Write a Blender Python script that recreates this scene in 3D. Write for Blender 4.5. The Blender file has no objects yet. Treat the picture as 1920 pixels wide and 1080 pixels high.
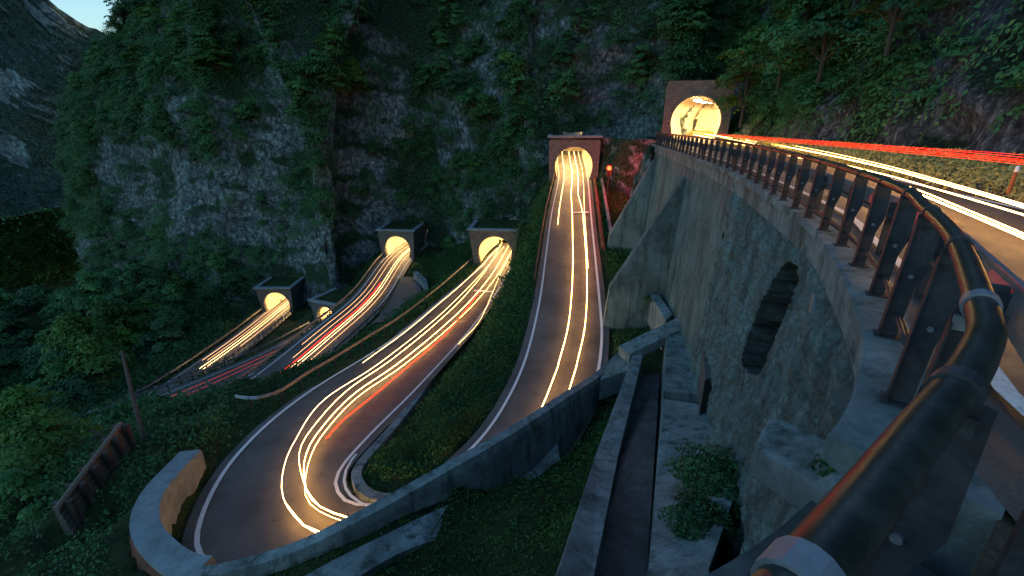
import bpy, math, random
import numpy as np
from mathutils import Vector, noise
random.seed(7); rng=np.random.default_rng(7)
sc=bpy.context.scene; COL=sc.collection
# ---------------------------------------------------------------- camera model (photo 1920x1080)
F=853.0; PITCH=math.atan(315/853); CP,SP=math.cos(PITCH),math.sin(PITCH)
def ray(x,y):
    u=(x-960)/F; v=(y-540)/F
    return np.array((u,CP-v*SP,-SP-v*CP))
def Z(x,y,z):                 # surveyed point: picture position + height
    r=ray(x,y); return r*(z/r[2])
def T(x,y,t): return ray(x,y)*t
def pix(P):                   # world -> photo position (arrays)
    P=np.asarray(P,float); t=P[...,1]*CP-P[...,2]*SP; v=(-P[...,1]*SP-P[...,2]*CP)
    ts=np.where(t>.1,t,.1)
    return 960+F*P[...,0]/ts, 540+F*v/ts, t
# ---------------------------------------------------------------- helpers
def tag(o,label=None,cat=None,group=None,kind=None):
    if label: o['label']=label
    if cat: o['category']=cat
    if group: o['group']=group
    if kind: o['kind']=kind
    return o
def obj(name,verts,faces,mat,parent=None,smooth=False,attr=None):
    m=bpy.data.meshes.new(name)
    verts=np.asarray(verts,np.float32).reshape(-1,3)
    if isinstance(faces,np.ndarray) and faces.ndim==2:
        k=faces.shape[1]; n=len(faces)
        m.vertices.add(len(verts)); m.vertices.foreach_set('co',verts.ravel())
        m.loops.add(n*k); m.loops.foreach_set('vertex_index',faces.astype(np.int32).ravel())
        m.polygons.add(n); m.polygons.foreach_set('loop_start',np.arange(0,n*k,k,dtype=np.int32))
        m.update(calc_edges=True)
    else:
        m.from_pydata([tuple(map(float,v)) for v in verts],[],[tuple(f) for f in faces]); m.update()
    if attr is not None:
        a=m.attributes.new('var','FLOAT','FACE'); a.data.foreach_set('value',np.asarray(attr,np.float32))
    if smooth: m.polygons.foreach_set('use_smooth',[True]*len(m.polygons))
    if mat: m.materials.append(mat)
    o=bpy.data.objects.new(name,m); COL.objects.link(o)
    if parent: o.parent=parent
    return o
def empty(name,loc=(0,0,0),rz=0):
    o=bpy.data.objects.new(name,None); COL.objects.link(o); o.location=tuple(map(float,loc)); o.rotation_euler=(0,0,rz); o.empty_display_size=.3
    return o
class MB:
    def __init__(s): s.v=[]; s.f=[]
    def add(s,v,f):
        b=len(s.v); s.v+= [tuple(map(float,p)) for p in v]; s.f+=[tuple(b+i for i in q) for q in f]; return s
    def box(s,c,d,rz=0,tilt=0):
        x,y,z=[a/2 for a in d]; V=[]
        for k in (-z,z):
            for (i,j) in ((-x,-y),(x,-y),(x,y),(-x,y)):
                X=i*math.cos(rz)-j*math.sin(rz); Y=i*math.sin(rz)+j*math.cos(rz); V.append((c[0]+X,c[1]+Y,c[2]+k))
        return s.add(V,[(3,2,1,0),(4,5,6,7),(0,1,5,4),(1,2,6,5),(2,3,7,6),(3,0,4,7)])
    def tube(s,pts,r,n=8,cap=True):
        P=[Vector(p) for p in pts]; m=len(P); rs=r if hasattr(r,'__len__') else [r]*m
        up=Vector((0,0,1)); V=[];Fc=[]
        for i in range(m):
            t=(P[min(i+1,m-1)]-P[max(i-1,0)]).normalized()
            if abs(t.dot(up))>.95: up=Vector((1,0,0)) if abs(t.x)<.9 else Vector((0,1,0))
            a=t.cross(up).normalized(); b=a.cross(t).normalized()
            if abs(t.z)<.9: up=Vector((0,0,1))
            else: up=b
            for k in range(n):
                q=2*math.pi*k/n; V.append(P[i]+(a*math.cos(q)+b*math.sin(q))*rs[i])
        for i in range(m-1):
            for k in range(n):
                k2=(k+1)%n; Fc.append((i*n+k,i*n+k2,(i+1)*n+k2,(i+1)*n+k))
        if cap: Fc.append(tuple(range(n-1,-1,-1))); Fc.append(tuple((m-1)*n+k for k in range(n)))
        return s.add(V,Fc)
    def prism(s,poly,z0,z1):      # poly: list of (x,y[,dz])
        n=len(poly); d=[(p[2] if len(p)>2 else 0) for p in poly]
        V=[(p[0],p[1],z0+d[i]) for i,p in enumerate(poly)]+[(p[0],p[1],z1+d[i]) for i,p in enumerate(poly)]
        a=sum(poly[i][0]*poly[(i+1)%n][1]-poly[(i+1)%n][0]*poly[i][1] for i in range(n))
        Fc=[tuple(range(n-1,-1,-1)),tuple(range(n,2*n))]+[(i,(i+1)%n,n+(i+1)%n,n+i) for i in range(n)]
        if a<0: Fc=[tuple(reversed(f)) for f in Fc]
        return s.add(V,Fc)
    def sweep(s,pts,sec,normals=None,closed=True):   # sec: (out,up) pairs; swept along pts with horizontal normals
        P=np.asarray(pts,float); m=len(P); N=hn(P) if normals is None else normals
        n=len(sec); V=[];Fc=[]
        for i in range(m):
            for (o,u) in sec: V.append((P[i,0]+N[i,0]*o,P[i,1]+N[i,1]*o,P[i,2]+u))
        K=n if closed else n-1
        for i in range(m-1):
            for k in range(K):
                k2=(k+1)%n; Fc.append((i*n+k,i*n+k2,(i+1)*n+k2,(i+1)*n+k))
        if closed: Fc.append(tuple(range(n-1,-1,-1))); Fc.append(tuple((m-1)*n+k for k in range(n)))
        return s.add(V,Fc)
    def build(s,name,mat,parent=None,smooth=False,bevel=0):
        o=obj(name,s.v,s.f,mat,parent,smooth)
        if bevel:
            b=o.modifiers.new('bevel','BEVEL'); b.width=bevel; b.segments=2; b.limit_method='ANGLE'
        return o
def hn(P):                     # left-hand horizontal normals of a polyline
    P=np.asarray(P,float); d=np.gradient(P[:,:2],axis=0); d/=np.linalg.norm(d,axis=1)[:,None]+1e-9
    return np.stack([-d[:,1],d[:,0]],1)
def spline(pts,step=1.0):      # Catmull-Rom, then even spacing
    P=np.asarray(pts,float); n=len(P)
    Q=np.vstack([2*P[0]-P[1],P,2*P[-1]-P[-2]]); out=[]
    for i in range(n-1):
        p0,p1,p2,p3=Q[i:i+4]
        for k in range(24):
            t=k/24; out.append(.5*((2*p1)+(-p0+p2)*t+(2*p0-5*p1+4*p2-p3)*t*t+(-p0+3*p1-3*p2+p3)*t**3))
    out.append(P[-1]); out=np.array(out)
    return resample(out,step)
def resample(out,step):
    L=np.r_[0,np.cumsum(np.linalg.norm(np.diff(out,axis=0),axis=1))]
    s=np.linspace(0,L[-1],max(2,int(L[-1]/step)+1))
    return np.stack([np.interp(s,L,out[:,k]) for k in range(out.shape[1])],1)
# ---------------------------------------------------------------- materials
def nodes(name):
    m=bpy.data.materials.new(name); m.use_nodes=True; nt=m.node_tree; nt.nodes.clear(); return m,nt
def ND(nt,t,**kw):
    n=nt.nodes.new(t)
    for k,v in kw.items():
        if k in n.inputs: n.inputs[k].default_value=v
        else: setattr(n,k,v)
    return n
def ramp(nt,fac,stops):
    r=nt.nodes.new('ShaderNodeValToRGB'); e=r.color_ramp.elements
    while len(e)<len(stops): e.new(.5)
    for i,(p,c) in enumerate(stops): e[i].position=p; e[i].color=(*c,1)
    nt.links.new(fac,r.inputs[0]); return r.outputs[0]
def coords(nt,scale=(1,1,1),kind='Position'):
    if kind=='Position': g=nt.nodes.new('ShaderNodeNewGeometry').outputs['Position']
    else: g=nt.nodes.new('ShaderNodeTexCoord').outputs[kind]
    mp=ND(nt,'ShaderNodeMapping'); mp.inputs['Scale'].default_value=scale; nt.links.new(g,mp.inputs[0]); return mp.outputs[0]
def tex(nt,co,scale,detail=6,rough=.6,kind='ShaderNodeTexNoise',**kw):
    n=nt.nodes.new(kind); n.inputs['Scale'].default_value=scale
    if 'Detail' in n.inputs: n.inputs['Detail'].default_value=detail
    if 'Roughness' in n.inputs: n.inputs['Roughness'].default_value=rough
    for k,v in kw.items():
        if k in n.inputs: n.inputs[k].default_value=v
        else: setattr(n,k,v)
    nt.links.new(co,n.inputs['Vector']); return n
def mix(nt,f,a,b,mode='MIX'):
    n=nt.nodes.new('ShaderNodeMix'); n.data_type='RGBA'; n.blend_type=mode
    for s,v in ((n.inputs[0],f),(n.inputs[6],a),(n.inputs[7],b)):
        if isinstance(v,(int,float)): s.default_value=v
        elif isinstance(v,tuple): s.default_value=(*v,1)
        else: nt.links.new(v,s)
    return n.outputs[2]
def finish(nt,col,rough=.8,bump=None,bs=.5,bd=.05,metal=0,spec=.3,trans=0):
    b=nt.nodes.new('ShaderNodeBsdfPrincipled'); b.inputs['Specular IOR Level'].default_value=spec; b.inputs['Metallic'].default_value=metal
    if isinstance(col,tuple): b.inputs['Base Color'].default_value=(*col,1)
    else: nt.links.new(col,b.inputs['Base Color'])
    if isinstance(rough,(int,float)): b.inputs['Roughness'].default_value=rough
    else: nt.links.new(rough,b.inputs['Roughness'])
    if bump is not None:
        n=nt.nodes.new('ShaderNodeBump'); n.inputs['Strength'].default_value=bs; n.inputs['Distance'].default_value=bd
        nt.links.new(bump,n.inputs['Height']); nt.links.new(n.outputs[0],b.inputs['Normal'])
    o=nt.nodes.new('ShaderNodeOutputMaterial'); sh=b.outputs[0]
    if trans:
        tr=nt.nodes.new('ShaderNodeBsdfTranslucent'); 
        if isinstance(col,tuple): tr.inputs[0].default_value=(*col,1)
        else: nt.links.new(col,tr.inputs[0])
        mx=nt.nodes.new('ShaderNodeMixShader'); mx.inputs[0].default_value=trans
        nt.links.new(sh,mx.inputs[1]); nt.links.new(tr.outputs[0],mx.inputs[2]); sh=mx.outputs[0]
    nt.links.new(sh,o.inputs[0])
def m_concrete(name,base,dark,stain=(.05,.07,.055),sc_=1.2,streak=True,bs=.6):
    m,nt=nodes(name); co=coords(nt); n1=tex(nt,co,sc_,8,.65); n2=tex(nt,co,sc_*9,6,.7)
    c=ramp(nt,n1.outputs[0],[(.3,dark),(.62,base)])
    if streak:
        co2=coords(nt,(1.6,1.6,.16)); n3=tex(nt,co2,1.3,6,.7); f=ramp(nt,n3.outputs[0],[(.5,(0,0,0)),(.68,(1,1,1))])
        c=mix(nt,f,c,stain)
        n4=tex(nt,coords(nt,(1,1,.7)),.35,9,.72); c=mix(nt,.75,c,ramp(nt,n4.outputs[0],[(.36,(.38,.38,.38)),(.56,(1,1,1))]),'MULTIPLY')
    c=mix(nt,.55,c,ramp(nt,n2.outputs[0],[(.25,(.25,.25,.25)),(.75,(1,1,1))]),'MULTIPLY')
    finish(nt,c,.85,n2.outputs[0],bs,.03); return m
M={}
M['concrete']=m_concrete('concrete',(.29,.36,.36),(.13,.175,.175))
M['concrete_wall']=m_concrete('old_concrete_wall',(.18,.275,.265),(.07,.12,.115),sc_=.5,bs=.8)
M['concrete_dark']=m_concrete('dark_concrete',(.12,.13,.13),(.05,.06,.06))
M['coping']=m_concrete('stone_coping',(.28,.35,.37),(.15,.19,.2),streak=False)
M['red_wall']=m_concrete('reddish_wall',(.23,.085,.05),(.14,.055,.035),stain=(.10,.05,.035),sc_=.6)
def m_stone(nm='rubble_stone',g=1.0):
    m,nt=nodes(nm); co=coords(nt,(1,1,1.25))
    wn=tex(nt,co,2.2,4,.6); dist=nt.nodes.new('ShaderNodeMix'); dist.data_type='RGBA'; dist.blend_type='LINEAR_LIGHT'; dist.inputs[0].default_value=.12
    nt.links.new(co,dist.inputs[6]); nt.links.new(wn.outputs['Color'],dist.inputs[7])
    v=tex(nt,dist.outputs[2],1.9,kind='ShaderNodeTexVoronoi',feature='DISTANCE_TO_EDGE'); v2=tex(nt,dist.outputs[2],1.9,kind='ShaderNodeTexVoronoi')
    n=tex(nt,co,9,8,.7); n0=tex(nt,co,.45,4,.6)
    c=ramp(nt,v2.outputs['Color'],[(.1,(.08,.13,.128)),(.9,(.21,.32,.31))])
    c=mix(nt,mix(nt,.75,ramp(nt,v.outputs[0],[(.0,(.95,.95,.95)),(.06,(0,0,0))]),ramp(nt,n.outputs[0],[(.4,(.1,.1,.1)),(.6,(1,1,1))]),'MULTIPLY'),c,(.07,.08,.075))
    c=mix(nt,ramp(nt,n0.outputs[0],[(.42,(0,0,0)),(.6,(1,1,1))]),c,(.19,.26,.245))
    c=mix(nt,.8,c,ramp(nt,n.outputs[0],[(.32,(.12,.12,.12)),(.66,(1.05,1.05,1.05))]),'MULTIPLY')
    h=nt.nodes.new('ShaderNodeMath'); h.operation='ADD'; h2=nt.nodes.new('ShaderNodeMath'); h2.operation='MINIMUM'; h2.inputs[1].default_value=.12
    nt.links.new(v.outputs[0],h2.inputs[0]); k=nt.nodes.new('ShaderNodeMath'); k.operation='MULTIPLY'; k.inputs[1].default_value=.3; nt.links.new(n.outputs[0],k.inputs[0])
    nt.links.new(h2.outputs[0],h.inputs[0]); nt.links.new(k.outputs[0],h.inputs[1])
    st=tex(nt,coords(nt,(1.3,1.3,.22)),.9,7,.7); c=mix(nt,.8,c,ramp(nt,st.outputs[0],[(.38,(.4,.42,.4)),(.58,(1.05,1.05,1.05))]),'MULTIPLY')
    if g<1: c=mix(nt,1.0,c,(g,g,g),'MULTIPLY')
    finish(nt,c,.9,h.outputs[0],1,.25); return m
M['stone']=m_stone(); M['stone_dark']=m_stone('shaded_dark_stone',.3)  # second one: same stone darkened for the niche, recess shade put into its colour
def m_block():
    m,nt=nodes('portal_blocks'); co=coords(nt,(1,1,1),'Object')
    sp=nt.nodes.new('ShaderNodeSeparateXYZ'); nt.links.new(co,sp.inputs[0]); cb=nt.nodes.new('ShaderNodeCombineXYZ')
    ad=nt.nodes.new('ShaderNodeMath'); ad.operation='ADD'; nt.links.new(sp.outputs[0],ad.inputs[0]); nt.links.new(sp.outputs[1],ad.inputs[1])
    nt.links.new(ad.outputs[0],cb.inputs[0]); nt.links.new(sp.outputs[2],cb.inputs[1])
    b=nt.nodes.new('ShaderNodeTexBrick'); nt.links.new(cb.outputs[0],b.inputs['Vector']); b.inputs['Scale'].default_value=1; b.inputs['Brick Width'].default_value=.62; b.inputs['Row Height'].default_value=.3; b.inputs['Mortar Size'].default_value=.02
    b.inputs['Color1'].default_value=(.20,.195,.165,1); b.inputs['Color2'].default_value=(.135,.13,.115,1); b.inputs['Mortar'].default_value=(.09,.08,.07,1)
    n=tex(nt,co,3,8,.7); c=mix(nt,.6,b.outputs[0],ramp(nt,n.outputs[0],[(.3,(.35,.35,.35)),(.7,(1,1,1))]),'MULTIPLY')
    finish(nt,c,.9,n.outputs[0],.6,.06); return m
M['block']=m_block()
def m_asphalt(name,base):
    m,nt=nodes(name); co=coords(nt); n=tex(nt,co,.35,5,.6); f=tex(nt,co,38,3,.8); w=tex(nt,co,1.7,7,.7)
    c=ramp(nt,n.outputs[0],[(.3,tuple(b*.58 for b in base)),(.66,tuple(b*1.25 for b in base))])
    c=mix(nt,.7,c,ramp(nt,f.outputs[0],[(.25,(.25,.25,.25)),(.8,(1.25,1.25,1.25))]),'MULTIPLY')
    cr=tex(nt,co,.55,5,.5,kind='ShaderNodeTexVoronoi',feature='DISTANCE_TO_EDGE')
    crn=mix(nt,ramp(nt,cr.outputs[0],[(.0,(1,1,1)),(.012,(0,0,0))]),(0,0,0),ramp(nt,w.outputs[0],[(.5,(0,0,0)),(.6,(1,1,1))]))
    c=mix(nt,crn,c,(.02,.02,.02))
    finish(nt,c,ramp(nt,w.outputs[0],[(.3,(.5,.5,.5)),(.7,(.75,.75,.75))]),f.outputs[0],.5,.012,spec=.5); return m
M['asphalt']=m_asphalt('asphalt',(.115,.108,.10))
def m_paint():
    m,nt=nodes('road_paint'); co=coords(nt); n=tex(nt,co,14,6,.8); c=ramp(nt,n.outputs[0],[(.33,(.35,.36,.36)),(.5,(.72,.73,.72))]); finish(nt,c,.6); return m
M['paint']=m_paint()
def m_rock(name,light,mid,dark,moss,vs=.35,s=.11,mossy=.5):
    m,nt=nodes(name); co=coords(nt,(1,1,vs)); cf=coords(nt,(1,1,.8))
    n=tex(nt,co,s,10,.66); n2=tex(nt,cf,s*13,12,.78); v=tex(nt,cf,s*6,kind='ShaderNodeTexVoronoi',feature='DISTANCE_TO_EDGE'); n3=tex(nt,cf,s*.7,6,.65)
    c=ramp(nt,n2.outputs[0],[(.38,dark),(.5,mid),(.61,light)])
    c=mix(nt,.8,c,ramp(nt,n.outputs[0],[(.36,(.38,.38,.4)),(.6,(1,1,1))]),'MULTIPLY')
    c=mix(nt,ramp(nt,v.outputs[0],[(0,(.7,.7,.7)),(.06,(0,0,0))]),c,dark)
    g=nt.nodes.new('ShaderNodeNewGeometry'); sx=nt.nodes.new('ShaderNodeSeparateXYZ'); nt.links.new(g.outputs['Normal'],sx.inputs[0])
    a=nt.nodes.new('ShaderNodeMath'); a.operation='MULTIPLY_ADD'; a.inputs[1].default_value=.35; nt.links.new(sx.outputs[2],a.inputs[0]); nt.links.new(n3.outputs[0],a.inputs[2])
    c=mix(nt,ramp(nt,a.outputs[0],[(mossy,(0,0,0)),(mossy+.1,(1,1,1))]),c,ramp(nt,tex(nt,cf,s*26,8,.8).outputs[0],[(.4,tuple(k*.12 for k in moss)),(.52,tuple(k*.8 for k in moss)),(.62,tuple(k*1.7 for k in moss))]))
    finish(nt,c,.9,n2.outputs[0],1,.9*(.11/s),spec=.2); return m
M['rock']=m_rock('cliff_rock',(.52,.64,.64),(.2,.27,.275),(.035,.045,.05),(.04,.085,.04),vs=.5,mossy=.52)
M['rock_side']=m_rock('netted_rock',(.42,.48,.55),(.12,.14,.17),(.03,.035,.045),(.03,.06,.035),vs=1,s=.22,mossy=.6)
M['rock_far']=m_rock('far_rock',(.55,.68,.74),(.22,.32,.36),(.08,.11,.13),(.05,.10,.075),vs=.7,s=.03,mossy=.44)
def m_ground():
    m,nt=nodes('grassy_ground'); co=coords(nt); n=tex(nt,co,.5,9,.7); n2=tex(nt,co,4,8,.75)
    c=ramp(nt,n.outputs[0],[(.35,(.018,.035,.018)),(.55,(.04,.07,.025)),(.7,(.075,.08,.04))])
    c=mix(nt,.7,c,ramp(nt,n2.outputs[0],[(.3,(.25,.25,.25)),(.7,(1.2,1.2,1.2))]),'MULTIPLY'); finish(nt,c,.95,n2.outputs[0],1,.2,spec=.1); return m
M['ground']=m_ground()
def m_leaf(name,a,b,c3,trans=.25):
    m,nt=nodes(name); at=nt.nodes.new('ShaderNodeAttribute'); at.attribute_name='var'
    oi=nt.nodes.new('ShaderNodeObjectInfo'); c=ramp(nt,at.outputs['Fac'],[(0,a),(.55,b),(1,c3)])
    c=mix(nt,1.0,c,ramp(nt,oi.outputs['Random'],[(0,(.55,.62,.7)),(.5,(.9,.95,.85)),(1,(1.15,1.25,1.0))]),'MULTIPLY')
    finish(nt,c,.6,spec=.25,trans=trans); return m
M['leaf']=m_leaf('leaves',(.028,.085,.038),(.06,.165,.062),(.115,.25,.09))
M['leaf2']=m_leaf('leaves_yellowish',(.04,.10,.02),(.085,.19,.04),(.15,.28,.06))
M['grass']=m_leaf('grass_blades',(.02,.075,.022),(.045,.13,.035),(.085,.18,.045))
M['litgrass']=m_leaf('verge_grass',(.26,.22,.08),(.42,.36,.14),(.6,.5,.22))  # brightened so the amber light of the headlights sits in the blade colour
def m_simple(name,c,r=.5,metal=0,n=0,spec=.4,sc_=12):
    m,nt=nodes(name)
    if n:
        co=coords(nt); t=tex(nt,co,sc_,7,.75); cc=ramp(nt,t.outputs[0],[(.3,tuple(k*(1-n) for k in c)),(.7,tuple(k*(1+n) for k in c))]); finish(nt,cc,r,t.outputs[0],.3,.01,metal,spec)
    else: finish(nt,c,r,None,metal=metal,spec=spec)
    return m
M['steel']=m_simple('painted_steel',(.045,.05,.055),.45,.3,.5)
M['post_steel']=m_simple('dark_post_steel',(.035,.036,.042),.6,.2,.5)
M['tube_steel']=m_simple('worn_rail_paint',(.028,.036,.031),.36,.25,.7,sc_=6)
M['galv']=m_simple('galvanised_steel',(.26,.28,.30),.4,.6,.25)
M['clamp']=m_simple('pale_clamp',(.2,.225,.25),.5,.3,.2)
M['wood']=m_simple('weathered_wood',(.13,.11,.085),.85,0,.5)
M['wood_dark']=m_simple('dark_wood',(.07,.05,.04),.9,0,.5)
M['bark']=m_simple('bark',(.05,.045,.035),.95,0,.5)
M['white']=m_simple('white_enamel',(.75,.77,.78),.4)
M['orange']=m_simple('orange_plastic',(.4,.1,.03),.6)
M['black']=m_simple('black_housing',(.02,.02,.02),.5)
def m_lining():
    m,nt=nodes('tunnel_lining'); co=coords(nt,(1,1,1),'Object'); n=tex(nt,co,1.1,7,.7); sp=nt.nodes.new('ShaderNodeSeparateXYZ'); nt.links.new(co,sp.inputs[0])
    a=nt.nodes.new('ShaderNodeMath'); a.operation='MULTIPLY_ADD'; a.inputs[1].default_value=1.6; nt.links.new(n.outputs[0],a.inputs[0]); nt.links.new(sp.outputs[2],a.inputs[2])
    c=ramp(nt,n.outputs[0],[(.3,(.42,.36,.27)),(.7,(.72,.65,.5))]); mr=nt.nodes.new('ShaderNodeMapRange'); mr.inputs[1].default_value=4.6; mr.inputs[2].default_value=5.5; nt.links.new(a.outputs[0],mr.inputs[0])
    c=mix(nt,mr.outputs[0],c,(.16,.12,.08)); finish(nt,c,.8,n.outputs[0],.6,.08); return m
M['lining']=m_lining()
M['dirt']=m_simple('dirt',(.07,.05,.03),.95,0,.6,sc_=20)
def m_emit(name,c,s):
    m,nt=nodes(name); e=ND(nt,'ShaderNodeEmission'); e.inputs[0].default_value=(*c,1); e.inputs[1].default_value=s
    o=nt.nodes.new('ShaderNodeOutputMaterial'); nt.links.new(e.outputs[0],o.inputs[0]); return m
TS=3.2
M['t_white']=m_emit('headlight_glow',(1,.47,.11),3.4*TS)
M['t_soft']=m_emit('soft_headlight_glow',(1,.50,.18),1.6*TS)
M['t_hot']=m_emit('bright_headlight_glow',(1,.50,.15),6*TS)
M['t_red']=m_emit('tail_light_glow',(1,.025,.008),.6*TS)
M['t_redhot']=m_emit('bright_tail_light_glow',(1,.014,.004),.5*TS)
M['t_far']=m_emit('distant_headlight_glow',(1,.56,.22),1.0*TS); M['t_farsoft']=m_emit('distant_soft_glow',(1,.5,.2),.4*TS)
M['t_pink']=m_emit('dim_tail_light_glow',(1,.09,.05),.07*TS)
M['lamp']=m_emit('sodium_lamp',(1,.62,.25),260)
M['redlamp']=m_emit('red_signal',(1,.012,.003),16)
# ---------------------------------------------------------------- roads
def ribbon_pairs(pairs,step=1.0):
    A=np.array([[*l,*r] for l,r in pairs],float); A=spline(A,step); return A[:,:3],A[:,3:]
ROADS=[]
def road(name,pairs,ext=.6,inside=None,label=None):
    L,R=ribbon_pairs(pairs,.8)
    d=R-L; d/=np.linalg.norm(d,axis=1)[:,None]; Lx=L-d*ext; Rx=R+d*ext
    n=len(L); K=7; V=[];
    for k in range(K): V.append(Lx+(Rx-Lx)*k/(K-1)+np.array([0,0,.05*math.sin(math.pi*k/(K-1))]))
    V=np.stack(V,1).reshape(-1,3); Fc=[(i*K+k,i*K+k+1,(i+1)*K+k+1,(i+1)*K+k) for i in range(n-1) for k in range(K-1)]
    o=obj(name,V,np.array(Fc),M['asphalt'],None,True); tag(o,kind='structure')
    C=(L+R)/2; W=np.linalg.norm(R-L,axis=1)/2
    ROADS.append((Lx,C,Rx,W+ext)); return dict(L=L,R=R,C=C,W=W,name=name)
def lift(rd,off,h,a=0,b=1,fade=None):   # line along a road, off in half-widths from centre (-1 left edge)
    n=len(rd['L']); i0,i1=int(a*(n-1)),int(b*(n-1))
    P=rd['C']+(rd['R']-rd['C'])*off; P=P[i0:i1+1].copy(); P[:,2]+=h; return P
def roadz(rd,p):
    C=rd.get('S',rd['C']); i=int(np.argmin(((C[:,:2]-p[:2])**2).sum(1))); 
    j=min(max(i,1),len(C)-2); t=C[j+1]-C[j-1]; s=np.dot(p[:2]-C[j,:2],t[:2])/np.dot(t[:2],t[:2]); return C[j,2]+t[2]*s
def hit(rd,x,y,h=.5,z=None):
    z=z if z is not None else rd['C'][:,2].mean(); r=ray(x,y)
    for _ in range(40):
        p=r*(z/r[2]); z=z*.5+.5*(min(roadz(rd,p)+h,-.3))
    return r*(z/r[2])
def line_mark(name,P,w,label,parent=None,dz=.016):
    P=resample(np.asarray(P,float),.8); N=hn(P); a=P.copy(); b=P.copy(); a[:,:2]+=N*w/2; b[:,:2]-=N*w/2; a[:,2]+=dz; b[:,2]+=dz
    n=len(P); V=np.vstack([a,b]); Fc=np.array([(i,n+i,n+i+1,i+1) for i in range(n-1)])
    o=obj(name,V,Fc,M['paint']); tag(o,kind='structure'); return o
z3=lambda x,y,z:(x,y,z)
# upper road
def zt(y): return -1.8-.6*min(max((y-5)/45,0),1)
up=[((1.5,-10),(9.3,-10)),((1.7,-2),(9.6,-2)),((2.6,1.9),(10,4)),((3.75,3.8),(10.6,7.5)),((5.3,6.8),(11.6,10.8)),((6.85,10.2),(12.9,15)),((10.1,21.6),(15.9,24.5)),((12.9,36),(18.9,37)),((15.4,50.2),(21.4,50)),((20.6,61.5),(26.4,61)),((21.8,68),(27.6,70)),((20,76),(26,79))]
UR=road('upper_road',[((l[0],l[1],zt(l[1])),(r[0],r[1],zt(r[1]))) for l,r in up],ext=.12)
# second road with the outer hairpin and third road
hp=[((9.4,98,-6.3),(14.4,98,-6.3)),((8.3,86,-7.25),(13.2,86,-7.25)),((7.2,71.8,-8.5),(11.7,71.8,-8.5)),((5.0,56.9,-11.0),(9.9,56.9,-11.0)),((3.6,46,-13),(8.8,47.0,-13)),((2.5,37,-14.3),(7.5,36.5,-14.3)),((1.4,30,-15.2),(6.6,30.1,-15.1)),((0.3,25.2,-15.7),(5.2,24.8,-15.7)),((-1.2,21,-16.0),(3.0,20.0,-16.0)),((-2.9,18.3,-16.25),(.0,16.4,-16.2)),
 ((-4.6,16.6,-16.4),(-3.8,14.0,-16.4)),((-6.5,16.1,-16.6),(-8,12.5,-16.5)),((-8.0,16.7,-16.8),(-11.9,13.1,-16.6)),((-8.9,18.5,-17),(-13.9,15.4,-16.85)),((-8.3,21.7,-17.2),(-15,20.3,-17.2)),((-6.6,28.6,-18),(-14.4,27.2,-18)),((-4.2,40.7,-19.5),(-11.3,39,-19.6)),((-2.1,54,-20.8),(-7.7,55,-20.8)),((-.4,67.5,-22),(-4.9,69,-22)),((1,76,-22.6),(-4,77,-22.6)),((3,88,-23.2),(-2,89,-23.2))]
HP=road('hairpin_road',hp,ext=.55)
D=road('fourth_road',[((-23,98,-25.3),(-17.5,98,-25.3)),((-25.6,87,-26),(-20,87,-26)),((-26.7,72,-28),(-20.9,70,-28)),((-30.3,63,-30),(-24.0,60,-30)),((-34.9,50.1,-32),(-29.2,46.8,-32)),((-39.5,44.6,-32.5),(-36,39.5,-32.5)),((-45,42.5,-32.7),(-44.5,37.5,-32.7))],ext=.5)
Er=road('fifth_road',[((-33,84,-35.9),(-28.5,82,-35.9)),((-36.4,75.5,-35.3),(-31.8,74,-35.3)),((-39.5,62,-34.0),(-34.9,60,-34.0)),((-46.8,47.5,-32.9),(-41.3,44.2,-32.9)),((-50,43.5,-32.8),(-46.5,39,-32.8))],ext=.4)
Fr=road('sixth_road',[((-52,100,-37.8),(-46.6,100,-37.8)),((-51,86,-37.2),(-45.6,86,-37.2)),((-50.3,72,-36.6),(-45,72,-36.6)),((-50.6,57,-36),(-45.4,57.5,-36)),((-52.5,49,-35.8),(-47.5,47.5,-35.8))],ext=.5)
BAY=road('lay_by',[(tuple(Z(752,520,-26.6)),tuple(Z(779,520,-26.4))),(tuple(Z(735,555,-27.6)),tuple(Z(790,545,-27.0))),(tuple(Z(712,590,-28.5)),tuple(Z(775,578,-27.9))),(tuple(Z(695,608,-29)),tuple(Z(725,603,-28.6)))],ext=0)
for r_ in ROADS[-1][:3]: r_[:,2]-=.05
nh=len(HP['C']); cut=int(np.argmin(((HP['C'][:,:2]-np.array([-3.5,15.5]))**2).sum(1)))
HP2=dict(HP,S=HP['C'][:cut+3]); HP3=dict(HP,S=HP['C'][cut-2:])
# painted lines
line_mark('edge_line',lift(HP,-1,.05,.0,1),.16,'')
line_mark('edge_line',lift(HP,1,.05,.0,1),.2,'')
line_mark('edge_line',lift(D,-.93,.05),.18,'')
line_mark('edge_line',lift(D,.93,.05),.16,'')
line_mark('edge_line',lift(Er,-.8,.05),.12,''); line_mark('edge_line',lift(Er,.85,.05),.14,'')
line_mark('edge_line',lift(Fr,-.9,.05),.14,''); line_mark('edge_line',lift(Fr,.9,.05),.14,'')
line_mark('edge_line',lift(UR,-.86,.05),.13,''); line_mark('edge_line',lift(UR,.9,.05),.13,'')
for rd,(x0,y0),(x1,y1) in ((HP2,(1074,398),(1104,398)),(HP3,(889,545),(926,547))):
    a=hit(rd,x0,y0,.06,-12 if x0>1000 else -20); b=hit(rd,x1,y1,.06,-12 if x0>1000 else -20); line_mark('stop_line',[a,b],.5,'')
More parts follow.
